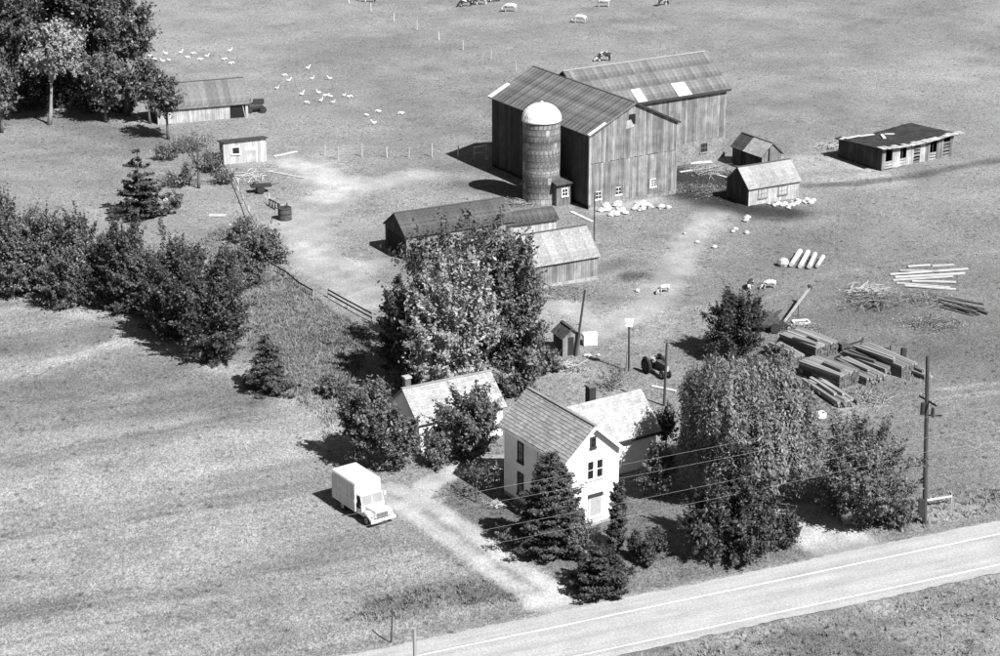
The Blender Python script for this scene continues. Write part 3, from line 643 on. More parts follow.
# ------------------------------------------------------------------ farmhouse
HE, HR, HW, HL = 6.1, 8.15, 4.55, 8.3
house = frame('farmhouse', 567, 458, HE, 32.5, 'two storey white clapboard farmhouse with steep shingled roof and chimneyed rear wing', 'house')
hw_ = gable_core(house, HL, HW, HE, HR, 'y', 'white_siding')
F0, F1 = (0, 0), (HW, 0); S0, S1 = (0, HL), (0, 0)
lap_siding(house, F0, F1, .35, 0, 'white_siding', (HE, HR)); lap_siding(house, S0, S1, .35, HE - .1, 'white_siding'); lap_siding(house, (HW, 0), (HW, HL), .35, HE - .1, 'white_siding'); lap_siding(house, (HW, HL), (0, HL), .35, 0, 'white_siding', (HE, HR))
MB().box(-.07, HW + .07, -.07, HL + .07, -.4, .35).build('foundation', 'concrete', house)
for x, y in ((0, 0), (HW, 0), (0, HL), (HW, HL)): MB().box(x - .07, x + .07, y - .07, y + .07, .35, HE - .12).build('corner_board', 'white_trim', house)
gable_roof(house, HL, HW, HE, HR, 'y', .42, .38, 'shingle', .12, 'shingles', 'shingle', lift=.1)
kh = (HR - HE) / (HW / 2)
for s_ in (0, 1):
    b0 = -.44 if s_ == 0 else HW + .44; ze = HE - .44 * kh
    MB().beam((b0, -.42, ze - .03), (HW / 2, -.42, HR - .0), .05, .24).build('barge_board', 'white_trim', house)
    MB().box(b0 - .03, b0 + .03, -.4, HL + .4, ze - .14, ze + .06).build('eave_board', 'white_trim', house)
fy = lambda p: (p[0], p[1] - .036)
for t in (2.05, 2.87): window(house, fy(F0), fy(F1), t, 3.95, .52, 1.4, 'white', (1, 2))
window(house, fy(F0), fy(F1), HW / 2 - .02, 6.45, .34, .75, 'dark', (1, 2), name='attic_window')
window(house, fy(F0), fy(F1), 2.55, .85, 1.05, 1.5, 'white', (1, 1), pane='rim', name='picture_window'); MB().box(1.9, 3.2, -.16, -.03, 2.42, 2.68).build('window_hood', 'dark_trim', house)
sx_ = lambda p: (p[0] - .036, p[1])
for t in (2.2,):
    window(house, sx_(S0), sx_(S1), t, 3.55, .62, 1.5, 'dark', (1, 2)); window(house, sx_(S0), sx_(S1), t, .85, .62, 1.7, 'dark', (1, 2))
window(house, sx_(S0), sx_(S1), 6.4, 3.55, .62, 1.5, 'dark', (1, 2)); window(house, sx_(S0), sx_(S1), 6.4, .85, .62, 1.7, 'dark', (1, 2))
MB().box(-.055, -.036, HL - 4.55, HL - 4.45, .4, HE - .2).build('downpipe', 'rim', house)
# rear wing: ridge runs right
WE, WR, WD = 3.3, 5.55, 5.0
inv = Matrix.Rotation(-math.radians(32.5), 4, 'Z')
def toloc(px, py, z): x, y = at(px, py, z); v_ = inv @ Vector((x - house.location.x, y - house.location.y, 0)); return v_.x, v_.y
xe, ye = toloc(655, 429, WE); xr, yr = toloc(642, 389.5, WR)
WX1, WY0 = (xe + xr) / 2, yr - WD / 2
wg = bpy.data.objects.new('rear_wing', None); COL.objects.link(wg); wg.parent = house; wg.location = (HW - .02, WY0, 0)
WL = WX1 - HW
gable_core(wg, WL, WD, WE, WR, 'x', 'white_siding'); lap_siding(wg, (0, 0), (WL, 0), .2, WE - .1, 'white_siding'); lap_siding(wg, (WL, 0), (WL, WD), .2, 0, 'white_siding', (WE, WR))
kw = (WR - WE) / (WD / 2)
for sgn in (0, 1):
    be = -.4 if sgn == 0 else WD + .4; P = [(-2.3 if sgn == 0 else -4.0, be, WE - .4 * kw + .08), (WL + .3, be, WE - .4 * kw + .08), (WL + .3, WD / 2, WR + .08), (-2.3 if sgn == 0 else -4.0, WD / 2, WR + .08)]
    if sgn == 0:
        P[0] = (.02, be, WE - .4 * kw + .08); P[3] = (-2.0, WD / 2, WR + .08); P[3] = (.02, WD / 2, WR + .08)
    else: P[0] = (.02, be, P[0][2]); P[3] = (.02, WD / 2, WR + .08)
    s = slope(wg, *P, 'shingle_light', .1); shingles(s, *P, 'shingle_light')
MB().box(.0, WL, -.43, -.38, WE - .52, WE - .28).build('eave_board', 'dark_trim', wg)
cx_, cy_ = toloc(590.5, 399, WR)
chm = MB().box(cx_ - .3, cx_ + .3, cy_ - .3, cy_ + .3, WR - .9, WR + 1.05).build('chimney', 'chimney_black', house); MB().box(cx_ - .36, cx_ + .36, cy_ - .36, cy_ + .36, WR + 1.05, WR + 1.17).build('chimney_cap', 'brick', chm)
window(wg, (0, -.036), (WL, -.036), 1.4, 1.0, .7, 1.3, 'dark', (1, 2))

# ------------------------------------------------------------------ trees
def leaf_quads(C, Nn, size, aspect, seed):
    r = np.random.default_rng(seed); n = len(C); t = np.cross(Nn, r.normal(size=(n, 3))); t /= np.linalg.norm(t, axis=1)[:, None] + 1e-9; b = np.cross(Nn, t)
    s = size[:, None]; v = np.stack([C - t * s, C - b * s * aspect + Nn * s * .12, C + t * s, C + b * s * aspect - Nn * s * .12], 1).reshape(-1, 3)
    return v, np.arange(4 * n).reshape(-1, 4)
def unit(a): return a / (np.linalg.norm(a, axis=1)[:, None] + 1e-9)
def trunk_mesh(Hm, r0, lean, targets, seed, crown_z, fork=.45):
    r = random.Random(seed); mb = MB(); top = Vector((lean[0], lean[1], Hm * .75)); pts = []; rad = []
    for i in range(6):
        t = i / 5; pts.append(Vector((lean[0] * t + r.uniform(-.04, .04) * Hm * .15, lean[1] * t + r.uniform(-.04, .04) * Hm * .15, -.25 + (Hm * .75 + .25) * t))); rad.append(r0 * (1.35 if i == 0 else 1) * (1 - .8 * t))
    mb.path(pts, rad, 8)
    for c in targets:
        c = Vector(c); z = max(crown_z * .6, min(Hm * .68, c.z * r.uniform(.45, .75))); t = z / (Hm * .75); a = Vector((lean[0] * t, lean[1] * t, z)); m = (a + c) / 2 + Vector((r.uniform(-.3, .3), r.uniform(-.3, .3), r.uniform(-.1, .5)))
        rr = r0 * (1 - .8 * t) * .55; mb.path([a, m, c], [rr, rr * .6, rr * .2], 5)
    return mb
def deciduous(name, label, bx, by, topy, hw, leafm='leaf_mid', crown_lo=.22, leaf=.2, dens=1.0, seed=1, barkm='bark', lobes=7, clump=.24, cx=None, cat='tree', depth=1.0, flat_=1.0, gap=.0, stems=1, aspect=.5, group=None, spike=1.6, core=.6):
    x, y = at(bx, by); Hm = hgt(bx, by, topy); Rm = hw * scale_at(by) * 1.0; lean = ((cx - bx) * scale_at(by) if cx is not None else 0.0, 0.0)
    root = thing(name, x, y, 0, label, cat, group)
    if crown_lo <= .02: crown_lo = -.3
    r = np.random.default_rng(seed); z0, z1 = Hm * crown_lo, Hm; cz, hz = (z0 + z1) / 2, (z1 - z0) / 2
    # lobes make the outline uneven, clumps fill the lobes, leaves fill the clumps
    LD = unit(r.normal(size=(lobes * 2, 3))); LD[:, 2] = LD[:, 2] * .8 + .1; LD = unit(LD); LR = r.uniform(.25, .56, len(LD)); LC = LD * (1 - LR[:, None] * .92) * r.uniform(.75, 1.12, (len(LD), 1)); LC = np.vstack([LC, [[0, 0, 0]]]); LR = np.append(LR, core)
    LC = np.vstack([LC] + [[[0, 0, 0]]] * (int(core * 10) - 5)); LR = np.append(LR, [core] * (int(core * 10) - 5))
    nc = int(60 / clump ** 1.6 * .28 * max(dens, .3) ** .5); cl = []
    while len(cl) < nc:
        i = r.integers(len(LC)); p = LC[i] + unit(r.normal(size=(1, 3)))[0] * LR[i] * r.uniform(.35, 1.0) ** .5
        if np.linalg.norm(p) < 1.2: cl.append(p)
    cl = np.array(cl); sc = np.array([Rm, Rm * depth, hz]); ctr = np.array([lean[0], lean[1], cz]); CC = cl * sc + ctr
    CC = CC[CC[:, 2] > .25]
    if gap: CC = CC[r.random(len(CC)) > gap]
    od = unit((CC - ctr) / sc + np.array([0, 0, .55]) + r.normal(size=(len(CC), 3)) * .3)
    CR = np.minimum(clump * Rm * r.uniform(.5, 1.1, len(CC)), 1.5)
    leaf = leaf * .64; area = 4 * math.pi * Rm * (Rm * hz) ** .5; nl = int(np.clip(area * 2.5 * dens / (leaf * leaf * 2 * aspect), 250, 34000))
    w_ = CR ** 1.6 * r.uniform(.4, 1.4, len(CC)); pick = r.choice(len(CC), nl, p=w_ / w_.sum()); tt = r.normal(size=nl) * .55
    pos = CC[pick] + od[pick] * (CR[pick] * tt * spike)[:, None] + r.normal(size=(nl, 3)) * (CR[pick] * .27 * (1.1 - .75 * np.clip(tt, -1, 1)))[:, None]
    stray = r.random(nl) < .10; pos[stray] += r.normal(size=(stray.sum(), 3)) * .3 * min(Rm, 2.0) * .5
    outc = unit((pos - ctr) / sc); nr = unit(outc * .55 + np.array([0, 0, .4]) + r.normal(size=(nl, 3)) * .75)
    keep = pos[:, 2] > .08; pos, nr, pick = pos[keep], nr[keep], pick[keep]
    v, q = leaf_quads(pos, nr, leaf * np.clip(np.exp(r.normal(size=len(pos)) * .32), .45, 1.7), aspect, seed + 5); cv = r.random(len(CC)); val = np.repeat(np.clip(.72 * r.random(len(pos)) + .28 * cv[pick], 0, 1), 4)
    link('crown', npmesh('crown', v, q, leafm, {'v': val}), root)
    tg = CC[r.choice(len(CC), min(len(CC), 14), replace=False)] * np.array([.85, .85, 1])
    link('trunk', trunk_mesh(Hm, max(.05, Hm * .015 + .02 * Rm), lean, [tuple(t) for t in tg], seed, max(z0, .3)).mesh('trunk', barkm, True), root)
    return root
def conifer(name, label, bx, by, topy, hw, leafm='needle_dark', seed=1, tiers=11, leaf=.16, dens=1.0, droop=.25, shape=1.0, gaps=.25, cat='tree', lo=.05, rag=.25):
    x, y = at(bx, by); Hm = hgt(bx, by, topy); Rm = hw * scale_at(by); root = thing(name, x, y, 0, label, cat); r = np.random.default_rng(seed)
    P, Nn, V_, mb = [], [], [], MB(); mb.path([(0, 0, -.2), (0, 0, Hm * .5), (0, 0, Hm * .97)], [Hm * .022 + .05, Hm * .014 + .02, .02], 7)
    for t in range(tiers):
        f = lo + (1 - lo) * t / tiers; zz = Hm * f; Rt = Rm * (1 - f) ** shape * r.uniform(.85, 1.1) + .12; nb = max(4, int(5 + Rt * 4.5))
        for k in range(nb):
            if r.random() < gaps * .6: continue
            a = 2 * math.pi * (k + r.random() * .9) / nb; L_ = Rt * (1 + r.normal() * rag); L_ = max(.15, min(L_, Rt * 1.4)); d = np.array([math.cos(a), math.sin(a)]); m = max(8, int(70 * L_ * dens * .5 / (leaf / .16)))
            s = r.random(m) ** .7; wdt = .12 + .28 * L_ * (1 - s * .7); off = r.normal(size=m) * wdt * .5
            zc = zz + r.uniform(-.15, .15) + s * L_ * (-droop) + .22 * L_ * s * s + r.normal(size=m) * .07; p = np.stack([d[0] * s * L_ - d[1] * off, d[1] * s * L_ + d[0] * off, zc], 1)
            P.append(p); n_ = np.stack([d[0] * .35 + r.normal(size=m) * .4, d[1] * .35 + r.normal(size=m) * .4, .8 + 0 * s], 1); Nn.append(unit(n_)); V_.append(np.clip(.35 * r.random() + .65 * r.random(m), 0, 1))
            if k % 2 == 0: mb.path([(0, 0, zz), (d[0] * L_ * .8, d[1] * L_ * .8, zz - droop * L_ * .8 + .14 * L_)], [.03 + .01 * L_, .012], 4)
    P, Nn, V_ = np.vstack(P), np.vstack(Nn), np.concatenate(V_); k_ = P[:, 2] > .03; P, Nn, V_ = P[k_], Nn[k_], V_[k_]
    v, q = leaf_quads(P, Nn, leaf * r.uniform(.6, 1.3, len(P)), .45, seed + 3)
    link('crown', npmesh('crown', v, q, leafm, {'v': np.repeat(V_, 4)}), root); link('trunk', mb.mesh('trunk', 'bark', True), root); return root
def willow(name, label, bx, by, topy, hw, seed=3):
    x, y = at(bx, by); Hm = hgt(bx, by, topy); Rm = hw * scale_at(by); root = thing(name, x, y, 0, label, 'tree'); r = np.random.default_rng(seed); P, Nn, T, V_ = [], [], [], []
    nstr = 2500; starts = []
    aa = np.arange(9) * 2 * np.pi / 9 + r.uniform(0, .4, 9); lob = np.stack([np.cos(aa) * .6, np.sin(aa) * .6, r.uniform(-.1, .5, 9)], 1) * r.uniform(.75, 1.15, (9, 1)); lr = r.uniform(.28, .5, 9); lob = np.vstack([lob, [[0, 0, .4], [.3, -.1, .5], [-.3, .0, .5], [.35, -.45, -.2], [-.3, -.5, -.2], [.62, -.35, -.45], [.5, .1, -.4], [.2, -.6, -.5], [-.6, -.2, -.4], [.7, -.1, -.2]]]); lr = np.append(lr, [.5, .46, .46, .4, .4, .34, .36, .34, .34, .34])
    for i in range(nstr):
        j = r.integers(len(lob)); d = unit(r.normal(size=(1, 3)) + [[0, -.15, .35]])[0]; p = lob[j] + d * lr[j] * r.uniform(.75, 1); s = np.array([p[0] * Rm, p[1] * Rm, Hm * .60 + p[2] * Hm * .40]); L_ = min(s[2] - .4, r.uniform(.7, 2.8)); m = int(22 * L_) + 9
        t = np.sort(r.random(m)); o2 = np.array([d[0], d[1]]); o2 = o2 / (np.linalg.norm(o2) + .2); bulge = np.sin(np.minimum(t * 2.2, 1.57)) * r.uniform(.2, .7)
        pp = np.stack([s[0] + o2[0] * bulge, s[1] + o2[1] * bulge, s[2] + .2 * np.sin(t * 3) - t * t * .35 * L_ - t * L_ * .65], 1) + r.normal(size=(m, 3)) * .17
        P.append(pp); Nn.append(unit(np.stack([o2[0] * .7 + r.normal(size=m) * .45, o2[1] * .7 + r.normal(size=m) * .45, .35 + .4 * r.random(m)], 1))); V_.append(np.clip(.4 * r.random() + .6 * r.random(m), 0, 1)); starts.append(s)
    P, Nn, V_ = np.vstack(P), np.vstack(Nn), np.concatenate(V_); n = len(P); dn = np.tile([0, 0, -1.0], (n, 1)) + r.normal(size=(n, 3)) * .5; t = unit(dn - Nn * (dn * Nn).sum(1)[:, None]); b = np.cross(Nn, t); s = (.145 * r.uniform(.5, 1.4, n))[:, None]
    v = np.stack([P - t * s, P - b * s * .38, P + t * s, P + b * s * .38], 1).reshape(-1, 3)
    link('crown', npmesh('crown', v, np.arange(4 * n).reshape(-1, 4), 'leaf_willow', {'v': np.repeat(V_, 4)}), root)
    tg = [tuple(np.array(starts[i]) * [.75, .75, .95]) for i in r.choice(nstr, 22, replace=False)]; link('trunk', trunk_mesh(Hm, .42, (0, 0), tg, seed, 1.5).mesh('trunk', 'bark', True), root); return root

# wood in the upper left
deciduous('tree', 'pale leaved tree with a bare leaning trunk at the front of the wood', 49, 124, 18, 27, 'leaf_bright', .36, .34, 1.0, 101, 'bark_pale', cx=60, clump=.3)
for i, (bx, by, ty, hw, m, lo, lb) in enumerate((
    (14, 112, -48, 42, 'leaf_dark', .12, 'dark tall tree rising behind the pale leaved tree at the far left of the wood'),
    (98, 108, -52, 44, 'leaf_dark', .12, 'tall dark tree filling the middle of the wood right of the pale leaved tree'),
    (60, 96, -60, 46, 'leaf_dark', .1, 'dark tree deepest in the wood directly behind the pale leaved tree'),
    (128, 116, -22, 30, 'leaf_mid', .3, 'open branched tree at the right edge of the wood'),
    (2, 132, 52, 20, 'leaf_mid', .1, 'low lit leafy tree cut off by the left picture edge'),
    (150, 124, 54, 19, 'leaf_pale', .25, 'small speckled tree overhanging the left end of the ribbed roof shed'),
    (168, 140, 66, 19, 'leaf_mid', .25, 'slim speckled tree in front of the ribbed roof shed'),
    (106, 122, 44, 24, 'leaf_mid', .18, 'mid height leafy tree between the wood and the ribbed roof shed'))):
    deciduous('tree', lb, bx, by, ty, hw, m, lo, .34, 1.0 if i < 3 else .8, 110 + i, clump=.3, group='trees of the upper left wood')
for i, (bx, by, ty, hw) in enumerate(((86, 108, 70, 26), (120, 110, 80, 20), (30, 108, 66, 24), (62, 104, 66, 24))):
    deciduous('bush', ('dark undergrowth ' + ('right of the pale leaved tree', 'at the right edge of the wood', 'left of the pale leaved trunk', 'directly behind the pale leaved trunk')[i]), bx, by, ty, hw, 'leaf_dark', .0, .3, .9, 220 + i, cat='bush', group='undergrowth in the wood')
deciduous('tree', 'nearly bare small tree with dark branches beside the small white shed', 199, 188, 128, 26, 'leaf_mid', .3, .16, .05, 131, clump=.2, gap=.2)
deciduous('bush', 'scrubby bush against the left wall of the small white shed', 213, 172, 148, 11, 'leaf_mid', .0, .2, .35, 133, cat='bush')
conifer('spruce_tree', 'ragged dark spruce standing alone in the grass left of the barnyard', 141, 216, 143, 27, seed=140, tiers=9, leaf=.24, dens=1.3, gaps=.5, rag=.32, droop=.12, shape=.8)
# hedgerow
for i, (bx, by, ty, hw, m, lb) in enumerate((
    (8, 292, 190, 34, 'leaf_mid', 'feathery hedgerow shrub at the left picture edge'), (45, 288, 205, 32, 'leaf_pale', 'pale feathery hedgerow shrub, second from the left edge'),
    (72, 305, 228, 28, 'leaf_mid', 'shrub at the grassy foot of the hedgerow, left of its tallest bushes'), (92, 298, 206, 30, 'leaf_dark', 'dark hedgerow shrub below and left of the ragged spruce'),
    (124, 308, 212, 32, 'leaf_dark', 'dense dark hedgerow bush directly below the ragged spruce'), (158, 312, 216, 30, 'leaf_mid', 'spiky hedgerow bush right of the ragged spruce'),
    (178, 338, 238, 34, 'leaf_dark', 'big dark bush near the right end of the hedgerow'), (216, 355, 248, 38, 'leaf_dark', 'largest round bush at the right end of the hedgerow'), (190, 318, 225, 26, 'leaf_mid', 'shrub behind the big dark bushes at the right end of the hedgerow'))):
    deciduous('hedgerow_bush', lb, bx, by, ty, hw, m, .0, .2, 1.25, 150 + i, clump=.2, spike=2.2, cat='bush', group='bushes of the hedgerow')
for bx, by, ty, hw, m, lb in ((28, 276, 214, 26, 'leaf_pale', 'ragged scrub between the two leftmost hedgerow shrubs'), (62, 282, 222, 24, 'leaf_mid', 'ragged scrub at the top of the hedgerow, left of the spruce'), (108, 286, 226, 24, 'leaf_pale', 'pale scrub in the hedgerow below the spruce'),
    (142, 290, 226, 22, 'leaf_mid', 'scrub filling the hedgerow right below the spruce'), (205, 330, 262, 28, 'leaf_mid', 'ragged scrub on top of the largest round bush'), (232, 322, 268, 22, 'leaf_mid', 'ragged weeds on the slope right of the hedgerow'), (226, 292, 252, 20, 'leaf_pale', 'pale weeds on the slope above the hedgerow end'),
    (248, 285, 256, 18, 'leaf_mid', 'weeds below the straggling lane bush'), (335, 395, 374, 16, 'leaf_mid', 'rank weeds above the cottage trees')):
    deciduous('scrub', lb, bx, by, ty, hw, m, .0, .17, .75, int(bx * 7 + by), clump=.3, cat='scrub', lobes=6, group='scrub along hedgerow and slope')
for bx, by, ty, hw, lb in ((182, 186, 166, 14, 'straggly scrub left of the nearly bare small tree'), (170, 160, 140, 13, 'straggly scrub below the slim speckled tree'), (222, 184, 168, 12, 'straggly scrub below the small white shed'), (190, 152, 136, 12, 'straggly scrub between the two far left sheds'), (176, 206, 190, 10, 'low scrub right of the ragged spruce foot')):
    deciduous('scrub', lb, bx, by, ty, hw, 'leaf_pale', .0, .2, .3, int(bx * 5 + by), clump=.3, cat='scrub', group='scrub by the far left sheds')
conifer('spruce_tree', 'small bushy spruce below the right end of the hedgerow', 267, 390, 330, 24, 'needle_mid', seed=170, tiers=9, leaf=.13, dens=1.6, gaps=.1, shape=.75)
deciduous('bush', 'weedy bush by the dirt lane above the rail fence', 262, 262, 226, 26, 'leaf_pale', .0, .2, .8, 171, cat='bush'); deciduous('bush', 'straggling bush along the lane fence above the rails', 243, 240, 212, 14, 'leaf_mid', .0, .2, .7, 172, cat='bush')
# centre
deciduous('tree', 'huge dark spreading tree behind the bright leaved tree', 456, 370, 214, 80, 'leaf_dark', .0, .25, 1.6, 180, clump=.2, cx=462, lobes=9, spike=1.3, core=.95)
deciduous('tree', 'dark rounded tree at the left of the bright leaved tree, casting shade on the slope', 410, 382, 252, 34, 'leaf_dark', .0, .24, 1.5, 188, clump=.22, spike=1.3, core=.85)
deciduous('tree', 'bright leaved tree in the middle of the farm, in front of the huge dark tree', 456, 398, 244, 52, 'leaf_bright', .02, .25, 1.5, 181, clump=.15, cx=456, lobes=9, spike=1.6, core=.9)
deciduous('tree', 'mid toned tree right of the bright leaved tree, in front of the pale roofed shed', 518, 388, 230, 36, 'leaf_pale', .0, .24, 1.0, 182, clump=.24)
deciduous('bush', 'leafy undergrowth in the gap behind the cottage and the farmhouse roof', 514, 396, 352, 24, 'leaf_mid', .0, .2, 1.0, 189, cat='bush')
deciduous('tree', 'leafy tree hiding the left end of the cottage', 368, 466, 378, 32, 'leaf_mid', .05, .2, 1.1, 183); deciduous('tree', 'leafy tree at the left front corner of the cottage, beside the truck', 396, 471, 404, 25, 'leaf_mid', .0, .2, 1.0, 184)
deciduous('bush', 'round bush in front of the right half of the cottage', 471, 456, 388, 31, 'leaf_mid', .02, .2, 1.1, 185, cat='bush'); deciduous('bush', 'small bush under the cottage window', 440, 464, 432, 17, 'leaf_pale', .0, .16, .9, 186, cat='bush')
deciduous('ornamental_tree', 'thin little ornamental tree left of the farmhouse', 477, 503, 460, 24, 'leaf_mid', .35, .13, .055, 187, clump=.2, gap=.2)
conifer('cedar_tree', 'large dark cedar in front of the farmhouse side wall', 551, 550, 450, 40, 'needle_mid', seed=190, tiers=17, leaf=.12, dens=2.2, gaps=.05, shape=.75, droop=.05, rag=.2)
conifer('juniper_bush', 'spreading dark juniper on the lawn by the driveway', 599, 590, 546, 30, 'needle_dark', seed=191, tiers=8, leaf=.12, dens=2.2, gaps=.0, shape=.5, droop=-.1, cat='bush')
conifer('cedar_tree', 'slim columnar cedar at the right front corner of the farmhouse', 617, 548, 484, 9, 'needle_mid', seed=192, tiers=16, leaf=.1, dens=3, gaps=.0, shape=.4, droop=-.3)
for bx, by, ty, hw, lb, sd in ((645, 566, 540, 11, 'clipped dark bush on the lawn right of the columnar cedar', 193), (655, 552, 531, 12, 'dark round bush on the lawn under the willow', 194), (634, 560, 532, 9, 'narrow dark bush beside the columnar cedar', 195)):
    deciduous('bush', lb, bx, by, ty, hw, 'leaf_dark', .0, .13, 1.2, sd, cat='bush')
deciduous('tree', 'leafy tree against the right side wall of the farmhouse', 656, 500, 446, 19, 'leaf_mid', .08, .17, 1.0, 196); deciduous('tree', 'dark slender tree right of the rear wing roof', 666, 455, 400, 11, 'leaf_dark', .05, .17, 1, 197)
deciduous('bush', 'low bush beside the farmhouse front corner', 575, 560, 520, 16, 'leaf_mid', .0, .14, 1, 198, cat='bush')
willow('willow_tree', 'great drooping willow between the farmhouse and the lumber stacks', 740, 496, 352, 68)
deciduous('tree', 'dense dark pointed tree at the foot of the willow near the road', 742, 554, 444, 32, 'leaf_dark', .0, .18, 1.3, 200); deciduous('bush', 'dense dark bush on the lawn left of the pointed tree under the willow', 708, 556, 478, 27, 'leaf_dark', .0, .17, 1.3, 205, cat='bush'); deciduous('bush', 'low dark bush at the right foot of the willow by the gravel entrance', 780, 546, 505, 20, 'leaf_dark', .0, .14, 1.1, 201, cat='bush')
deciduous('tree', 'open leafy tree beside the gravel entrance left of the tall utility pole', 860, 516, 428, 57, 'leaf_mid', .0, .18, 1.2, 202, lobes=9, core=.8, spike=1.5)
deciduous('bush', 'weedy bush at the left end of the white rail fence', 898, 522, 502, 20, 'leaf_pale', .0, .13, .8, 203, cat='bush')
deciduous('pine_tree', 'dark ragged pine above the willow beside the farm machinery', 734, 360, 293, 31, 'needle_dark', .05, .2, 1.1, 211, clump=.26, lobes=5, aspect=.4)
deciduous('bush', 'sparse leafy sapling below the birdhouse pole', 612, 391, 366, 19, 'leaf_pale', .05, .15, .06, 214, cat='bush'); deciduous('bush', 'leafy bush between the pine and the lumber stacks', 778, 372, 340, 15, 'leaf_pale', .0, .16, .8, 212, cat='bush')
deciduous('bush', 'low weeds heaped against the outhouse', 548, 372, 345, 15, 'leaf_pale', .0, .15, .7, 213, cat='bush')

# ------------------------------------------------------------------ posts, poles, fences, wires
def fence(name, label, posts, h=1.1, r=.06, m='post_wood', wires=(.5, .95), cat='fence', rails=None, railm='post_wood'):
    P = [at(*p) for p in posts]; root = thing(name, P[0][0], P[0][1], 0, label, cat); o = Vector(root.location); tops = []
    for x, y in P:
        z = gzf(x, y); hh = h * R.uniform(.85, 1.15); b_ = Vector((x, y, z)) - o; t = b_ + Vector((R.uniform(-.08, .08), R.uniform(-.08, .08), hh)); tops.append((b_, t))
        MB().tube(b_ - Vector((0, 0, .3)), t, r, r * .85, 7).build('post', m, root)
    for z in wires:
        for (b0, t0), (b1, t1) in zip(tops[:-1], tops[1:]): MB().tube(b0.lerp(t0, z), b1.lerp(t1, z), .008, .008, 4).build('wire', 'iron_pale', root)
    for z in rails or ():
        for (b0, t0), (b1, t1) in zip(tops[:-1], tops[1:]): MB().beam(b0.lerp(t0, z) + Vector((0, -r - .03, 0)), b1.lerp(t1, z + R.uniform(-.05, .05)) + Vector((0, -r - .03, 0)), .05, .15).build('rail', railm, root)
    return root
fence('pasture_fence', 'wire fence of pale posts running down the far pasture', [(349, 3), (371, 12), (394, 22), (417, 30), (439, 40), (463, 50), (491, 59), (516, 71)], 1.5, .085, 'post_pale')
fence('barnyard_fence', 'row of pale posts across the pasture left of the barn shadow', [(325, 156), (338, 160), (362, 157), (387, 158), (409, 158), (432, 157), (458, 157)], 1.5, .085, 'post_pale')
fence('rail_fence', 'dark two rail wooden fence below the dirt lane', [(328, 298), (348, 309), (372, 322)], 1.1, .08, 'post_wood', (), rails=(.45, .85), railm='dark_wood')
fence('lane_fence', 'leaning weathered fence between the hedgerow and the dirt lane', [(270, 268), (285, 277), (299, 288), (313, 297)], .9, .07, 'post_wood', (), rails=(.7,), railm='dark_wood')
fence('barnyard_board_fence', 'broken board fence dropping from the small white shed to the lane', [(232, 178), (238, 190), (243, 204), (249, 218), (258, 234)], 1.3, .08, 'post_pale', (), rails=(.6,), railm='grey_board')
fence('white_rail_fence', 'single pale rail fence by the road at the foot of the utility pole', [(884, 520), (912, 512), (951, 503)], 1.0, .07, 'post_pale', (), rails=(.75,), railm='post_pale')
fence('barn_gate', 'pale wooden gate frame at the edge of the barn shadow', [(474, 159), (487, 159)], 1.7, .09, 'post_pale', (), rails=(.95, .5), railm='post_pale', cat='gate')
def pole(name, label, bx, by, ty, r=.13, lean=0.0, m='pole_wood', cat='pole', z=None):
    x, y = at(bx, by); h = hgt(bx, by, ty); o = thing(name, x, y, 0, label, cat); lx = lean * scale_at(by)
    MB().tube((0, 0, -.5), (lx, 0, h), r, r * .75, 10).build('shaft', m, o); return o, h, lx
pole('leaning_pole', 'dark wooden pole leaning right behind the outhouse', 575, 356, 290, .12, 9); pole('wooden_pole', 'short dark wooden pole standing behind the rear wing of the house', 664, 407, 344, .13, 1)
pole('thin_pole', 'thin dark pole at the right end of the pale roofed shed', 594, 242, 192, .08, 0)
o, h, lx = pole('birdhouse', 'white birdhouse on a tall pole in the middle of the yard', 629, 371, 326, .11, -1, 'pole_wood', 'birdhouse')
MB().box(-.31 + lx, .31 + lx, -.25, .25, h, h + .45).build('box', 'white_trim', o); MB().hexa([(lx - .37, -.31, h + .45), (lx + .37, -.31, h + .45), (lx + .37, .31, h + .45), (lx - .37, .31, h + .45), (lx - .37, -.04, h + .68), (lx + .37, -.04, h + .68), (lx + .37, .04, h + .68), (lx - .37, .04, h + .68)]).build('roof', 'white_trim', o)
for i in (-.22, .0, .22): MB().tube((lx + i * .8, -.252, h + .25), (lx + i * .8, -.26, h + .25), .05, .05, 8).build('entrance_hole', 'interior_dark', o)
MB().tube((-.22, 0, -.3), (-.2, 0, 1.6), .09, .08, 8).build('brace_post', 'post_wood', o)
po, ph, plx = pole('utility_pole', 'tall dark utility pole with crossarms beside the road at right', 925, 522, 354, .19, -10, 'pole_wood', 'utility pole')
ra = RA + math.pi / 2
def arm(par, z, half, x0=0): a = Vector((math.cos(ra), math.sin(ra), 0)) * half; c = Vector((x0, 0, z)); b_ = MB().beam(c - a, c + a, .12, .14).build('crossarm', 'pole_wood', par); [MB().tube(c + a * t_ + Vector((0, 0, .07)), c + a * t_ + Vector((0, 0, .24)), .05, .04, 7).build('insulator', 'rim', b_) for t_ in (-.9, -.45, .45, .9)]
arm(po, ph - 3.5, 1.1, -.45)
MB().beam((-.35, -.1, ph - 4.6), (.45, -.75, ph - 4.35), .1, .12).build('bracket', 'pole_wood', po); MB().tube((-.85, -.15, ph - 4.5), (-.85, -.15, ph - 3.6), .17, .17, 10).build('transformer', 'iron', po); MB().tube((-.1, -.15, ph - 4.7), (-.1, -.15, ph - 4.0), .13, .13, 10).build('transformer', 'iron', po)
MB().box(-.62, -.2, -.35, -.1, .7, 2.1).build('meter_box', 'iron', po); MB().beam((-.9, -.2, 1.15), (-.62, -.2, 1.15), .06, .06).build('box_bracket', 'iron', po)
p2 = thing('utility_pole', *at(418, 850), 0, 'pole with a short crossarm whose top shows at the bottom edge', 'utility pole'); h2 = hgt(418, 850, 629)
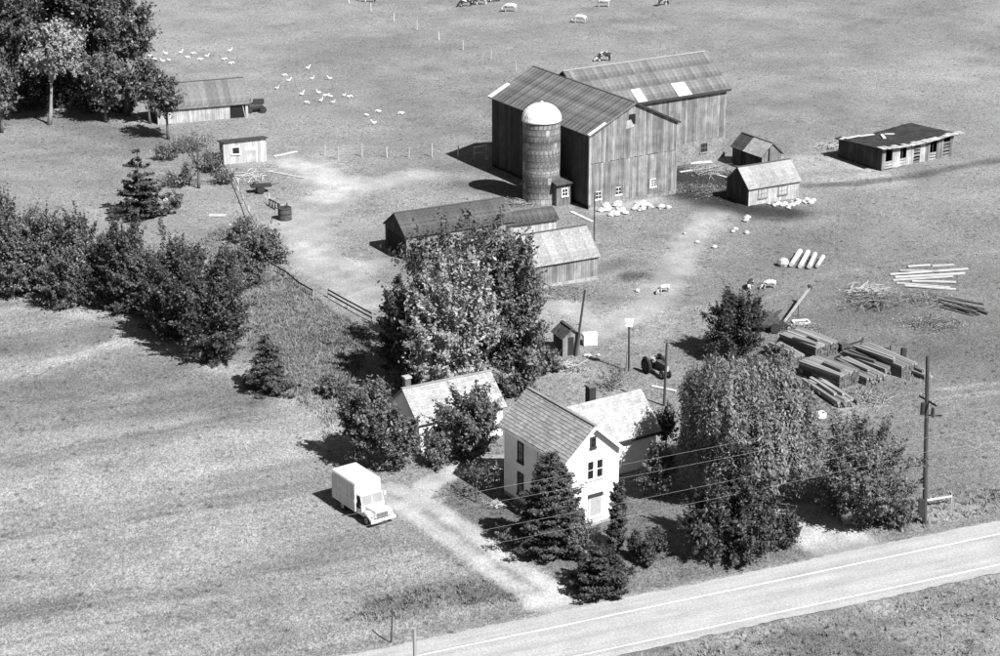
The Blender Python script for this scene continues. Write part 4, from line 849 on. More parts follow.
MB().tube((0, 0, -.5), (0, 0, h2), .12, .10, 9).build('shaft', 'post_wood', p2); MB().beam((-.55, .1, h2 - .65), (.5, -.1, h2 - .55), .1, .12).build('crossarm', 'post_wood', p2)
pole('road_post', 'thin dark post in the roadside grass near the bottom edge', 391, 641, 607, .06, 2, 'pole_wood', 'post')
poleL = Vector(at(925, 522) + (0,)) - Vector((RD[0], RD[1], 0)) * 84; poleR = Vector(at(925, 522) + (0,)) + Vector((RD[0], RD[1], 0)) * 60
for nm, p_ in (('beyond the left picture edge', poleL), ('beyond the right picture edge', poleR)):
    q_ = thing('utility_pole', p_.x, p_.y, 0, 'roadside utility pole standing ' + nm, 'utility pole'); MB().tube((0, 0, -.5), (0, 0, 12.4), .19, .14, 10).build('shaft', 'pole_wood', q_); arm(q_, 8.9, 1.1)
b0 = Vector(at(925, 522) + (0,))
for z, off, lb in ((9.0, -1.0, 'highest near overhead wire strung along the road'), (9.0, 1.0, 'highest far overhead wire strung along the road'), (6.9, -.15, 'middle overhead wire strung along the road'), (5.75, -.15, 'lowest overhead wire strung along the road')):
    an = Vector((math.cos(ra), math.sin(ra), 0)) * off; ww = MB()
    for e0, e1 in ((poleL, b0), (b0, poleR)):
        pts = [e0.lerp(e1, t_) + an + Vector((0, 0, z + .1 - 4 * (.55 if z > 8 else .8) * t_ * (1 - t_))) for t_ in np.linspace(0, 1, 15)]; ww.path(pts, [.0065] * 15, 4)
    tag(ww.build('overhead_wire', 'wire'), lb, 'wire', 'overhead wires')

# ------------------------------------------------------------------ truck
tx, ty = at(355.5, 519.5); TA = math.radians(-55)
truck = thing('box_truck', tx, ty, TA, 'white box truck with blunt hood parked on the grass by the driveway', 'truck')
# local: +x forward, visible side at y=0, width to +y
TW, TL, T0, T1 = 2.25, 3.35, .62, 2.95
bx_ = MB(); r_ = .16
prof = [(0, T0), (TW, T0), (TW, T1 - r_), (TW - r_ * .3, T1 - r_ * .3), (TW - r_, T1), (r_, T1), (r_ * .3, T1 - r_ * .3), (0, T1 - r_)]
bx_.v = [(-TL, y, z) for y, z in prof] + [(0, y, z) for y, z in prof]; n = len(prof); bx_.f = [tuple(range(n - 1, -1, -1)), tuple(range(n, 2 * n))] + [(k_, (k_ + 1) % n, (k_ + 1) % n + n, k_ + n) for k_ in range(n)]
body = bx_.build('cargo_box', 'truck_box', truck)
for z in (T0 + .06, 1.45): MB().box(-TL, 0, -.025, -.003, z, z + .07).build('rub_rail', 'truck_white', body)
for x in (-2.75, -2.2, -1.1, -.55): MB().box(x, x + .03, -.014, -.003, T0 + .14, T1 - .25).build('panel_seam', 'rim', body)
for x in (-TL, -.06): MB().box(x, x + .06, -.03, -.003, T0, T1 - .2).build('corner_post', 'truck_white', body)
MB().box(-2.6, -1.9, -.008, -.002, 1.95, 2.15).build('painted_sign', 'truck_white', body)
cab = MB().hexa([(0.003, .12, .6), (.75, .12, .6), (.75, TW - .12, .6), (.003, TW - .12, .6), (.003, .12, 1.34), (.72, .14, 1.3), (.72, TW - .14, 1.3), (.003, TW - .12, 1.34)]).build('cab', 'truck_white', truck)
MB().hexa([(.003, .18, 1.34), (.66, .2, 1.31), (.66, TW - .2, 1.31), (.003, TW - .18, 1.34), (.003, .22, 2.0), (.46, .26, 2.0), (.46, TW - .26, 2.0), (.003, TW - .22, 2.0)]).build('windscreen', 'windscreen_glass', cab)
for y in (.2, TW / 2, TW - .2): MB().beam((.68, y, 1.3), (.47, y, 2.02), .06, .05).build('windscreen_pillar', 'truck_white', cab)
MB().hexa([(.002, .12, 2.0), (.48, .2, 2.0), (.48, TW - .2, 2.0), (.002, TW - .12, 2.0), (.002, .12, 2.1), (.42, .2, 2.07), (.42, TW - .2, 2.07), (.002, TW - .12, 2.1)]).build('cab_roof', 'truck_white', cab)
MB().box(.1, .5, .09, .22, 1.05, 1.92).build('side_window', 'interior_dark', cab)
MB().box(-.02, .06, -.05, .10, .7, 2.1).build('door_pillar', 'truck_white', cab)
hood = MB().hexa([(.76, .42, .7), (2.0, .55, .7), (2.0, TW - .55, .7), (.76, TW - .42, .7), (.73, .45, 1.27), (1.95, .6, 1.22), (1.95, TW - .6, 1.22), (.73, TW - .45, 1.27)]).build('hood', 'truck_white', truck)
MB().box(1.985, 2.03, .62, TW - .62, .68, 1.1).build('grille', 'chrome', hood)
for i in range(5): MB().box(2.03, 2.045, .64, TW - .64, .71 + i * .08, .74 + i * .08).build('grille_bar', 'dark_trim', hood)
for y in (.05, TW - .53):
    fd = MB(); fd.path([(.82, y + .24, .6), (1.0, y + .24, .82), (1.35, y + .24, .9), (1.72, y + .24, .8), (1.95, y + .24, .6)], [.2, .25, .26, .25, .2], 8); fd.build('fender', 'truck_white', truck, True)
    MB().tube((1.98, y + .24, .88), (2.06, y + .24, .88), .12, .1, 12).build('headlight', 'rim', truck)
MB().box(2.08, 2.2, .05, TW - .05, .45, .66).build('bumper', 'truck_white', truck); MB().box(2.2, 2.22, .9, TW - .9, .48, .62).build('number_plate', 'rim', truck)
MB().box(-TL, 2.05, .5, .62, .42, .61).box(-TL, 2.05, TW - .62, TW - .5, .42, .61).build('chassis', 'iron', truck)
def wheel(par, x, y, z, r, w_, rimr=.55, axis='y', rimm='rim'):
    t = MB().tube((0, -w_ / 2, 0), (0, w_ / 2, 0), r, r, 20).mesh('tyre', 'tyre', False); g = link('wheel', MB().tube((0, -w_ / 2 - .012, 0), (0, w_ / 2 + .012, 0), r * rimr, r * rimr, 14).mesh('wheel', rimm), par); g.location = (x, y, z)
    pr = [(r * rimr, -w_ / 2), (r * .9, -w_ / 2), (r, -w_ / 3), (r, w_ / 3), (r * .9, w_ / 2), (r * rimr, w_ / 2)]; mb = MB(); n = 22
    for rr, yy in pr: mb.v += [(rr * math.cos(2 * math.pi * k_ / n), yy, rr * math.sin(2 * math.pi * k_ / n)) for k_ in range(n)]
    for j in range(5): mb.f += [(j * n + k_, j * n + (k_ + 1) % n, (j + 1) * n + (k_ + 1) % n, (j + 1) * n + k_) for k_ in range(n)]
    mb.build('tyre', 'tyre', g, True); MB().tube((0, -w_ / 2 - .05, 0), (0, w_ / 2 + .05, 0), r * .14, r * .14, 8).build('hub', 'iron', g); return g
for x, y in ((-1.95, .16), (-1.95, TW - .16), (1.4, .22), (1.4, TW - .22)): wheel(truck, x, y, .42, .42, .26)
for x, y in ((.3, -.16), (.3, TW + .16)): MB().box(x, x + .05, y - .1, y + .1, 1.55, 1.85).build('mirror', 'truck_white', truck)

# ------------------------------------------------------------------ tractor and machinery
x, y = at(657, 374); tr = thing('tractor', x, y, math.radians(-62), 'dark old farm tractor with big rear wheels parked in the yard', 'tractor')
for s_ in (-.75, .75): wheel(tr, -.6, s_, .72, .72, .34, .6, rimm='iron')
for s_ in (-.35, .35): wheel(tr, 1.35, s_, .38, .38, .18)
MB().hexa([(.1, -.24, .75), (1.6, -.2, .75), (1.6, .2, .75), (.1, .24, .75), (.1, -.24, 1.35), (1.6, -.18, 1.3), (1.6, .18, 1.3), (.1, .24, 1.35)]).build('hood', 'iron_rust', tr); MB().box(-.85, .1, -.28, .28, .55, .98).build('transmission', 'iron', tr)
MB().box(1.6, 1.66, -.18, .18, .75, 1.28).build('radiator_grille', 'iron_pale', tr); MB().box(-.75, -.4, -.22, .22, 1.0, 1.08).box(-.82, -.75, -.22, .22, 1.0, 1.35).build('seat', 'iron_pale', tr)
MB().path([(0, 0, 1.2), (-.2, 0, 1.55)], [.025, .025], 6).lathe([(.18, 1.55), (.21, 1.56), (.18, 1.58)], 14, (-.22, 0)).build('steering_wheel', 'iron', tr); MB().tube((.9, .1, 1.3), (.9, .1, 1.95), .035, .035, 8).build('exhaust', 'iron', tr)
for s_ in (-.75, .75):
    MB().path([(-1.35, s_, .9), (-1.1, s_, 1.35), (-.6, s_, 1.52), (-.1, s_, 1.3)], [.05, .06, .06, .05], 6).build('fender', 'iron_rust', tr)
MB().beam((-.85, -.8, .72), (-.85 + .5, .8, .72), .12, .12).build('axle', 'iron', tr); MB().beam((1.35, -.4, .4), (1.35, .4, .4), .1, .1).build('front_axle', 'iron', tr)

x, y = at(770, 331); im = thing('hay_elevator', x, y, math.radians(10), 'dark wheeled farm machine with a long raised elevator arm by the pine', 'farm machine')
for s_ in (-.9, .9): wheel(im, .2, s_, .5, .5, .16, .8, rimm='iron')
wheel(im, 1.7, -.4, .3, .3, .14)
MB().box(-1.3, 1.5, -.6, .6, .55, .75).build('frame', 'iron', im); MB().box(-1.0, .7, -.5, .5, .75, 1.45).build('hopper', 'iron_rust', im); MB().tube((-1.2, -.65, 1.3), (-1.2, .65, 1.3), .35, .35, 12).build('drum', 'iron', im); MB().beam((-1.3, .3, .8), (1.2, .35, 1.9), .12, .12).beam((-.9, -.5, .8), (.8, -.5, 2.0), .1, .1).build('brace', 'iron_rust', im)
ax, ay = at(809, 306); hz_ = hgt(809, 306, 288); inv2 = Matrix.Rotation(-math.radians(10), 4, 'Z'); tip = inv2 @ Vector((ax - x, ay - y, 0)); st = Vector((1.35, 0, .8)); tip.z = hz_
armb = MB().beam(st + Vector((0, -.14, 0)), tip + Vector((0, -.14, 0)), .06, .12).beam(st + Vector((0, .14, 0)), tip + Vector((0, .14, 0)), .06, .12).build('arm', 'iron_pale', im)
for i in range(9): p_ = st.lerp(tip, (i + .5) / 9); MB().beam(p_ + Vector((0, -.14, 0)), p_ + Vector((0, .14, 0)), .05, .04).build('slat', 'iron_pale', armb)
MB().tube(tip + Vector((0, -.25, .1)), tip + Vector((0, .25, .1)), .2, .2, 10).build('arm_head', 'iron_rust', im); MB().beam(st.lerp(tip, .55), (st.lerp(tip, .55).x, st.lerp(tip, .55).y, -.1), .07, .07).build('arm_support', 'iron', im)

def px_obj(px, py): return at(px, py)
x, y = px_obj(801, 323); wf = thing('timber_gate', x, y, math.radians(12), 'white rectangular timber gate lying in the grass by the elevator arm', 'gate')
for p_, q_ in (((-.75, -.45), (.75, -.45)), ((-.75, .45), (.75, .45)), ((-.75, -.4), (-.75, .4)), ((.75, -.4), (.75, .4))): MB().beam((p_[0], p_[1], .12), (q_[0], q_[1], .12), .12, .14).build('rail', 'white_trim', wf)
# junk row behind the stacks
x, y = px_obj(846, 352); jk = thing('harrow', x, y, math.radians(20), 'dark rusty drawbar implement behind the lumber stacks', 'farm machine')
MB().beam((-.5, 0, .6), (1.7, .1, .9), .12, .12).build('drawbar', 'iron', jk); MB().beam((-.2, -.7, .45), (-.2, .7, .45), .12, .12).build('axle', 'iron', jk); [wheel(jk, -.2, s_, .4, .4, .12, .8, rimm='iron') for s_ in (-.75, .75)]; MB().beam((1.7, .1, .3), (1.75, .1, 1.2), .14, .14).build('lever', 'iron_rust', jk); MB().box(-.7, .1, -.4, .4, .6, .95).build('toolbox', 'iron_rust', jk)
x, y = px_obj(883, 356); dr = thing('oil_drum', x, y, 0, 'dark drum lying behind the lumber stacks', 'drum')
MB().tube((-.5, 0, .42), (.5, 0, .42), .42, .42, 16).build('shell', 'iron', dr); [MB().tube((t_ - .03, 0, .42), (t_ + .03, 0, .42), .44, .44, 16).build('hoop', 'iron_rust', dr) for t_ in (-.48, -.16, .16, .48)]
MB().beam((.62, 0, -.1), (.62, 0, 1.05), .1, .1).build('prop_post', 'iron', dr)
x, y = px_obj(903, 362); tk = thing('upright_block', x, y, .2, 'dark upright timber block at the right end of the lumber stacks', 'post'); MB().box(-.22, .22, -.18, .18, -.1, 1.25).build('block', 'dark_wood', tk); MB().hexa([(-.24, -.2, 1.25), (.24, -.2, 1.25), (.24, .2, 1.25), (-.24, .2, 1.25), (-.18, -.14, 1.4), (.2, -.14, 1.32), (.2, .14, 1.32), (-.18, .14, 1.4)]).build('cap', 'dark_wood', tk)
# barnyard junk at the left
x, y = px_obj(285, 219); tkn = thing('water_tank', x, y, .3, 'big rusty upright drum in the dirt by the broken board fence', 'drum'); MB().lathe([(.75, 0), (.75, 1.35), (.70, 1.38), (.70, 1.2), (0.05, 1.2)], 20).build('shell', 'iron_rust', tkn); [MB().lathe([(.752, z_ - .04), (.78, z_ - .04), (.78, z_ + .04), (.752, z_ + .04)], 20).build('hoop', 'iron', tkn) for z_ in (.05, .7, 1.3)]; MB().tube((.2, 0, 1.2), (.3, 0, 1.85), .07, .07, 6).build('pump', 'iron', tkn)
x, y = px_obj(261, 192); ct = thing('farm_cart', x, y, math.radians(15), 'dark two wheeled cart with a flat bed left of the dirt yard', 'cart')
MB().box(-1.2, 1.2, -.55, .55, .75, .95).build('bed', 'iron', ct); [wheel(ct, -.1, s_, .48, .48, .12, .8, rimm='iron') for s_ in (-.66, .66)]; MB().beam((1.2, 0, .8), (2.1, -.2, 1.05), .09, .09).build('shaft', 'iron_rust', ct); MB().tube((-.7, 0, .95), (-.7, 0, 1.25), .25, .2, 9).build('bucket', 'iron', ct)
x, y = px_obj(273, 207); pw = thing('plough', x, y, math.radians(-60), 'rusty plough between the cart and the upright drum', 'plough')
MB().beam((-1.1, 0, .7), (1.1, 0, .8), .12, .14).build('beam', 'iron_rust', pw); [MB().hexa([(a_, -.1, 0), (a_ + .3, -.35, 0), (a_ + .35, -.3, .05), (a_ + .05, 0, .05), (a_ - .1, 0, .75), (a_ + .05, -.1, .75), (a_ + .1, -.05, .78), (a_ - .05, .05, .78)]).build('share', 'iron', pw) for a_ in (-.8, 0., .7)]; [MB().path([(-1.1, s_ * .1, .7), (-1.7, s_ * .3, 1.25)], [.04, .03], 6).build('handle', 'post_pale', pw) for s_ in (-1, 1)]; wheel(pw, .9, .3, .35, .35, .1, .8, rimm='iron_pale')
x, y = px_obj(256, 112); jn = thing('scrap_machine', x, y, .2, 'dark scrap machine piled against the open end of the ribbed roof shed', 'farm machine')
MB().tube((-.9, 0, .7), (.9, .2, .8), .6, .55, 12).build('drum', 'iron', jn); [wheel(jn, a_, -.7, .45, .45, .12, .8, rimm='iron') for a_ in (-.9, .9)]; MB().beam((-1.4, -.3, .3), (-.6, -.2, 1.9), .12, .1).build('lever', 'iron_rust', jn); MB().box(-.3, 1.1, -.3, .5, 1.2, 1.7).build('housing', 'iron', jn); MB().beam((-1.7, .2, .1), (-.9, .2, 1.7), .1, .1).build('prop', 'post_pale', jn)

# ------------------------------------------------------------------ lumber
def stack(label, near, left, right, hpx, m='plank_grey', wid=.3, messy=.03, sidem=None, layers=None):
    """stack of planks: near bottom corner, far end of the long side, right bottom corner (photo points on the ground)"""
    n0, l0, r0 = (Vector(at(*p)) for p in (near, left, right)); d = l0 - n0; L_ = d.length; d.normalize(); pv = Vector((d.y, -d.x)); W = abs((r0 - n0).dot(pv)); h = hgt(near[0], near[1], near[1] - hpx)
    root = thing('lumber_stack', n0.x, n0.y, math.atan2(d.y, d.x), label, 'lumber stack', 'lumber stacks'); lay = layers or max(2, int(h / .2)); lh = h / lay; nW = max(2, int(W / wid)); w_ = W / nW; sgn = -1 if (r0 - n0).dot(Vector((-d.y, d.x))) < 0 else 1
    me = MB().box(0, 1, .012, w_ - .012, .004, lh * .88).mesh('plank', m); me2 = MB().box(0, 1, .012, w_ - .012, .004, lh * .88).mesh('plank', sidem or m)
    for k_ in range(lay):
        for i in range(nW):
            o = link('plank', me if k_ == lay - 1 else me2, root); ln = L_ * (1 + R.uniform(-.02, .03) * (1 + messy * 6)); yy = (i if sgn > 0 else -i - 1) * w_
            o.scale = (ln, 1, 1); o.location = (R.uniform(-.05, .05) * (1 + messy * 6), yy + R.uniform(-.5, .5) * messy * w_, k_ * lh + R.uniform(0, .3) * messy * lh); o.rotation_euler = (R.uniform(-.15, .15) * messy, 0, R.uniform(-.02, .02) + R.uniform(-.09, .09) * messy)
    if nW > 3 and lay > 2: MB().box(.5, L_ - .5, .05 if sgn > 0 else -W + .05, W - .05 if sgn > 0 else -.05, 0, h - lh - .01).build('core', 'dark_wood', root)
    for _ in range(2):
        o = link('plank', me, root); o.scale = (L_ * R.uniform(.3, .75), 1, 1); o.location = (L_ * R.uniform(.05, .3), sgn * W * R.uniform(.15, .75), h + .01 + .04 * _); o.rotation_euler = (0, 0, R.uniform(-.12, .12))
    for t_ in (.15, .5, .85): MB().box(L_ * t_ - .08, L_ * t_ + .08, (0 if sgn > 0 else -W), (W if sgn > 0 else 0), -.12, .004).build('skid', 'dark_wood', root)
    return root
stack('tall lumber stack with dark long side, farthest back of the stacks', (815, 360), (779, 346), (838, 353), 13, sidem='plank_dark'); stack('small lumber stack half hidden behind the willow top', (788, 367), (764, 354), (803, 363), 10, sidem='plank_dark')
stack('tall dark sided lumber stack nearest the willow', (839, 390), (798, 375), (862, 384), 15, sidem='plank_dark'); stack('low ragged lumber stack just right of the dark sided one nearest the willow', (866, 386), (828, 368), (882, 380), 8, messy=.35)
stack('long low lumber stack with pale boards in the middle of the row', (884, 376), (841, 360), (897, 370), 8, messy=.25); stack('long lumber stack with a dark underside, farthest right of the large stacks', (901, 378), (853, 357), (912, 372), 12, sidem='plank_dark')
stack('messy heap of slanting boards in front of the dark sided lumber stack', (838, 408), (802, 386), (850, 400), 6, messy=.8); stack('small low pile of boards right of the large stacks', (924, 380), (909, 374), (930, 377), 5, messy=.5)
x, y = px_obj(818, 417); cr = thing('white_crate', x, y, math.radians(14), 'white open crate on the grass below the lumber heap', 'crate'); [MB().box(*b_).build('side_board', 'white_trim', cr) for b_ in ((-.6, .6, -.35, -.3, 0, .42), (-.6, .6, .3, .35, 0, .42), (-.6, -.55, -.3, .3, 0, .42), (.55, .6, -.3, .3, 0, .42))]; MB().box(-.55, .25, -.3, .3, .36, .41).build('lid_board', 'white_trim', cr); MB().box(-.55, .55, -.3, .3, 0, .04).build('base', 'dark_wood', cr)

def poles_pile(name, label, cat, segs, r, m, z=0.0, part='pole', flatb=False):
    p0 = at(*segs[0][0]); root = thing(name, p0[0], p0[1], 0, label, cat); o = Vector(root.location)
    for a_, b_ in segs:
        A = Vector(at(*a_) + (0,)); B = Vector(at(*b_) + (0,)); A.z = gzf(A.x, A.y) + r * .8 + R.uniform(0, z); B.z = gzf(B.x, B.y) + r * .8 + R.uniform(0, z)
        (MB().beam(A - o, B - o, r * 2, r * 1.2) if flatb else MB().tube(A - o, B - o, r * R.uniform(.85, 1.1), r * R.uniform(.7, 1), 8)).build(part, m, root)
    return root
poles_pile('log_pile', 'four thick whitish logs lying side by side with a round boulder, right of the calves', 'log pile', [((800, 253), (791, 268)), ((808, 254), (800, 269)), ((815, 256), (809, 270)), ((823, 259), (817, 269))], .26, 'log_white', .15, 'log')
x, y = px_obj(783, 266); bo = MB().lathe([(.05, -.1), (.5, .0), (.62, .35), (.5, .7), (.2, .88), (.02, .9)], 9).build('boulder', 'stone_grey', None); bo.location = (x, y, gzf(x, y)); tag(bo, 'round grey boulder at the left end of the whitish logs', 'boulder')
poles_pile('timber_poles', 'spread of long bleached timbers laid out in the right pasture', 'timber', [((890, 275), (968, 269)), ((893, 280), (953, 277)), ((895, 277), (965, 273)), ((897, 283), (950, 288)), ((905, 286), (956, 290)), ((908, 267), (930, 266)), ((932, 266), (954, 265)), ((900, 271), (940, 272)), ((912, 281), (956, 283))], .11, 'plank_new', .1, 'timber', True)
poles_pile('pole_pile', 'stack of dark poles in the right pasture below the bleached timbers', 'log pile', [((940, 303), (985, 313)), ((942, 306), (980, 316)), ((946, 301), (988, 315)), ((944, 309), (976, 317)), ((950, 300), (984, 309)), ((939, 305), (970, 314))], .15, 'log_bark', .45, 'pole')
def brush(label, cx_, cy_, wpx, n, m, seed, h=.7):
    x, y = at(cx_, cy_); root = thing('brush_pile', x, y, 0, label, 'brush pile'); r = random.Random(seed); Wm = wpx * scale_at(cy_); mb = MB()
    for i in range(n):
        a = r.gauss(.2, .9); l = r.uniform(.5, 1.5) * Wm * .42; c = Vector((r.gauss(0, Wm * .25), r.gauss(0, Wm * .22), r.uniform(.04, h * .8))); d = Vector((math.cos(a), math.sin(a), r.uniform(-.15, .25))) * l / 2; p_, q_ = c - d, c + d; p_.z = max(.02, p_.z); q_.z = max(.03, q_.z); mid = (p_ + q_) / 2 + Vector((0, 0, r.uniform(0, .12))); rr = r.uniform(.015, .05); mb.path([p_, mid, q_], [rr, rr * .9, rr * .5], 5)
    tag(mb.build('branches', m, root), kind='stuff'); rng_ = np.random.default_rng(seed); k_ = 900; P = rng_.normal(size=(k_, 3)) * [Wm * .3, Wm * .25, .1] + [0, 0, h * .35]; P[:, 2] = np.clip(P[:, 2], .05, h); v, q = leaf_quads(P, unit(rng_.normal(size=(k_, 3)) + [0, 0, .6]), np.full(k_, .09), .5, seed); tag(link('dry_leaves', npmesh('dry_leaves', v, q, 'twig_dry', {'v': np.repeat(rng_.random(k_), 4)}), root), kind='stuff')
brush('tangled pale brush pile left of the bleached timbers', 868, 294, 34, 110, 'plank_new', 41, .9); brush('wide tangled brush pile just below the tangled pale one', 876, 305, 46, 130, 'plank_grey', 42, .9); brush('low scatter of brush left of the dark pole stack', 925, 300, 46, 60, 'plank_grey', 43, .4); brush('brush and weeds below the dark pole stack', 935, 325, 50, 50, 'plank_grey', 44, .3)
brush('junk and sticks heaped at the foot of the outhouse', 568, 368, 30, 60, 'plank_new', 45, .6); brush('boards and rubbish along the barn foundation right of the barn gable', 712, 172, 40, 60, 'plank_grey', 46, .5); brush('sticks and planks lying before the small white shed', 250, 178, 44, 40, 'plank_new', 47, .35)
brush('rubble and scrap boards beside the foot of the silo', 516, 203, 34, 40, 'plank_grey', 48, .4); brush('heap of trimmings left of the felt roofed shed', 833, 147, 26, 40, 'plank_new', 49, .5); brush('scrap boards scattered between lumber stacks and the drum', 868, 398, 40, 40, 'plank_grey', 51, .3); brush('scrap wood around the elevator machine', 800, 330, 36, 40, 'plank_grey', 52, .4); brush('farmyard litter below the pale roofed shed', 560, 292, 60, 30, 'plank_grey', 53, .12); brush('litter in the mud left of the smooth roofed shed', 705, 190, 50, 45, 'plank_grey', 54, .2)
brush('cut flowers and sticks by the house driveway', 497, 506, 18, 40, 'plank_new', 50, .25)
def stones(label, pts, rmin, rmax, m, seed):
    x, y = at(*pts[0]); root = thing('stone_pile', x, y, 0, label, 'stone pile'); r = random.Random(seed); o = Vector(root.location)
    for px, py, k_ in pts:
        for _ in range(k_):
            s_ = r.uniform(rmin, rmax); a, b_ = at(px + r.gauss(0, 3.5), py + r.gauss(0, 1.3)); mb = MB().lathe([(.1 * s_, -.35 * s_), (.8 * s_, -.2 * s_), (s_, .15 * s_), (.75 * s_, .5 * s_), (.25 * s_, .7 * s_)], 7)
            mb.v = [(vx * r.uniform(.8, 1.2), vy * r.uniform(.7, 1.2), vz * r.uniform(.85, 1.15)) for vx, vy, vz in mb.v]; q_ = mb.build('stone', m, root); q_.location = Vector((a, b_, gzf(a, b_) + .1)) - o; q_.rotation_euler = (0, 0, r.random() * 6)
_at = at
stones('bright white rubble heaped along the barn gable foundation', [(604, 209, 11), (614, 213, 9), (624, 212, 8), (636, 210, 9), (648, 207, 8), (660, 208, 5), (615, 206, 8), (640, 205, 6)], .14, .5, 'stone_white', 5)
stones('white flat stones in front of the smooth roofed shed', [(776, 206, 8), (786, 206, 9), (797, 204, 9), (806, 203, 6)], .14, .45, 'stone_white', 6)
stones('scattered pale stones on the farmyard below the barn', [(730, 230, 2), (745, 222, 2), (752, 233, 1), (700, 240, 1), (718, 250, 1), (690, 232, 1)], .2, .45, 'stone_white', 7)
stones('line of pale stones at the edge of the barn shadow', [(485, 160, 2), (500, 160, 2), (512, 159, 2), (530, 190, 2), (520, 186, 1)], .2, .4, 'stone_grey', 8)
stones('few pale stones in the rough grass by the lane', [(660, 293, 1), (640, 291, 1), (585, 357, 2), (593, 356, 2), (645, 405, 2)], .18, .3, 'stone_white', 9)
def loose(label, a_, b_, w_=.35, m='plank_new', th=.08):
    A = Vector(at(*a_) + (0,)); B = Vector(at(*b_) + (0,)); A.z = gzf(A.x, A.y) + .07; B.z = gzf(B.x, B.y) + .07; o = MB().beam((0, 0, 0), B - A, w_, th).build('loose_board', m); o.location = A; tag(o, label, 'board', 'boards lying in the grass')
loose('white slab lying in the grass left of the ragged spruce foot', (110, 210), (122, 211), 1.1); loose('small pale slab right of the ragged spruce', (163, 200), (176, 199), .7); loose('pale flat slab in the grass below the cart', (209, 215), (226, 215), .9); loose('short pale board below the flat slab near the lane', (229, 224), (240, 224), .5)
loose('long pale plank lying in the dirt right of the small white shed', (268, 172), (305, 179), .35); loose('pale plank pointing up the pasture above the dirt yard', (274, 157), (297, 152), .4); loose('long plank leaning over the ground by the barn gable', (571, 212), (592, 222), .4)
loose('bleached pole in the barnyard in front of the recessed barn wall', (680, 172), (718, 166), .3); loose('bleached beam left of the smooth roofed shed', (706, 172), (727, 178), .35); loose('white broad beam by the barn wing stone base', (690, 163), (712, 162), .9); loose('white board on the grass behind the rear wing', (652, 387), (676, 392), .3)

# ------------------------------------------------------------------ animals
def skin_mesh(name, verts, edges, radii, m, sub=2):
    me = bpy.data.meshes.new(name); me.from_pydata(verts, edges, []); o = bpy.data.objects.new(name, me); COL.objects.link(o); o.modifiers.new('s', 'SKIN')
    for i, r_ in enumerate(radii): me.skin_vertices[0].data[i].radius = r_ if isinstance(r_, tuple) else (r_, r_)
    me.skin_vertices[0].data[0].use_root = True; sb = o.modifiers.new('d', 'SUBSURF'); sb.levels = sub
    dg = bpy.context.evaluated_depsgraph_get(); out = bpy.data.meshes.new_from_object(o.evaluated_get(dg)); bpy.data.objects.remove(o); bpy.data.meshes.remove(me); out.name = name; out.materials.clear(); out.materials.append(MATS[m]); out.shade_smooth(); return out
def cow_mesh(m, graze):
    V_ = [(0, 0, 1.05), (.45, 0, 1.07), (.8, 0, 1.08), (-.45, 0, 1.06), (-.8, 0, 1.1)]; E_ = [(0, 1), (1, 2), (0, 3), (3, 4)]; Rr = [(.36, .40), (.33, .36), (.24, .28), (.34, .38), (.24, .27)]
    hd = [(1.1, 0, .85), (1.35, 0, .45), (1.55, 0, .16)] if graze else [(1.1, 0, 1.3), (1.35, 0, 1.45), (1.72, 0, 1.28)]
    b_ = len(V_); V_ += hd; E_ += [(2, b_), (b_, b_ + 1), (b_ + 1, b_ + 2)]; Rr += [.19, .16, .10]
    for s_ in (-1, 1): V_.append((hd[1][0] - .05, s_ * .26, hd[1][2] + .12)); E_.append((b_ + 1, len(V_) - 1)); Rr.append(.045)
    for ax_, at_ in ((.72, 2), (-.78, 4)):
        for s_ in (-1, 1):
            i = len(V_); bk = ax_ < 0; V_ += [(ax_, s_ * .2, .72), (ax_ + (-.08 if bk else .03), s_ * .2, .42), (ax_ + (.0 if bk else 0), s_ * .2, .06)]; E_ += [(at_, i), (i, i + 1), (i + 1, i + 2)]; Rr += [.15 if bk else .12, .075, .065]
    i = len(V_); V_ += [(-1.04, 0, 1.15), (-1.1, 0, .55)]; E_ += [(4, i), (i, i + 1)]; Rr += [.05, .03]
    return skin_mesh('cow', V_, E_, Rr, m)
CM = {(m_, g_): cow_mesh(m_, g_) for m_ in ('cow_white', 'cow_pied') for g_ in (True, False)}
for px, py, hd, m_, g_, s_, lb in (
    (604, 62, 195, 'cow_pied', True, 1, 'black and white cow grazing just above the barn ridge'), (580, 23, 170, 'cow_white', True, 1, 'white cow with dark legs grazing alone below the herd'),
    (510, 12, 185, 'cow_white', True, 1.05, 'white cow grazing at the right end of the dark cows at the top edge'), (466, 7, 200, 'cow_pied', True, 1, 'dark cow at the left end of the group at the top edge'),
    (481, 5, 190, 'cow_pied', True, 1, 'dark patched cow second from the left in the group at the top edge'), (495, 2, 20, 'cow_pied', False, 1, 'dark cow behind the white one at the top edge'),
    (604, 6, 350, 'cow_white', False, 1, 'white cow cut by the top edge above the lone white cow'), (662, 5, 40, 'cow_pied', True, 1, 'dark pied cow at the top edge right of the others'),
    (370, 2, 170, 'cow_pied', False, 1, 'cow cut by the top edge above the wire fence'), (664, 293, 215, 'cow_white', True, .66, 'pale calf grazing alone on the farmyard grass'),
    (750, 288, 250, 'cow_pied', True, .66, 'dark spotted calf left of the white calf'), (769, 289, 200, 'cow_white', True, .68, 'white calf standing right of the dark spotted calf')):
    x, y = at(px, py); o = link('cow', CM[(m_, g_)]); o.location = (x, y, gzf(x, y) - .02); o.rotation_euler = (0, 0, math.radians(hd)); o.scale = (s_,) * 3; tag(o, lb, 'cow', 'cows on the farm')
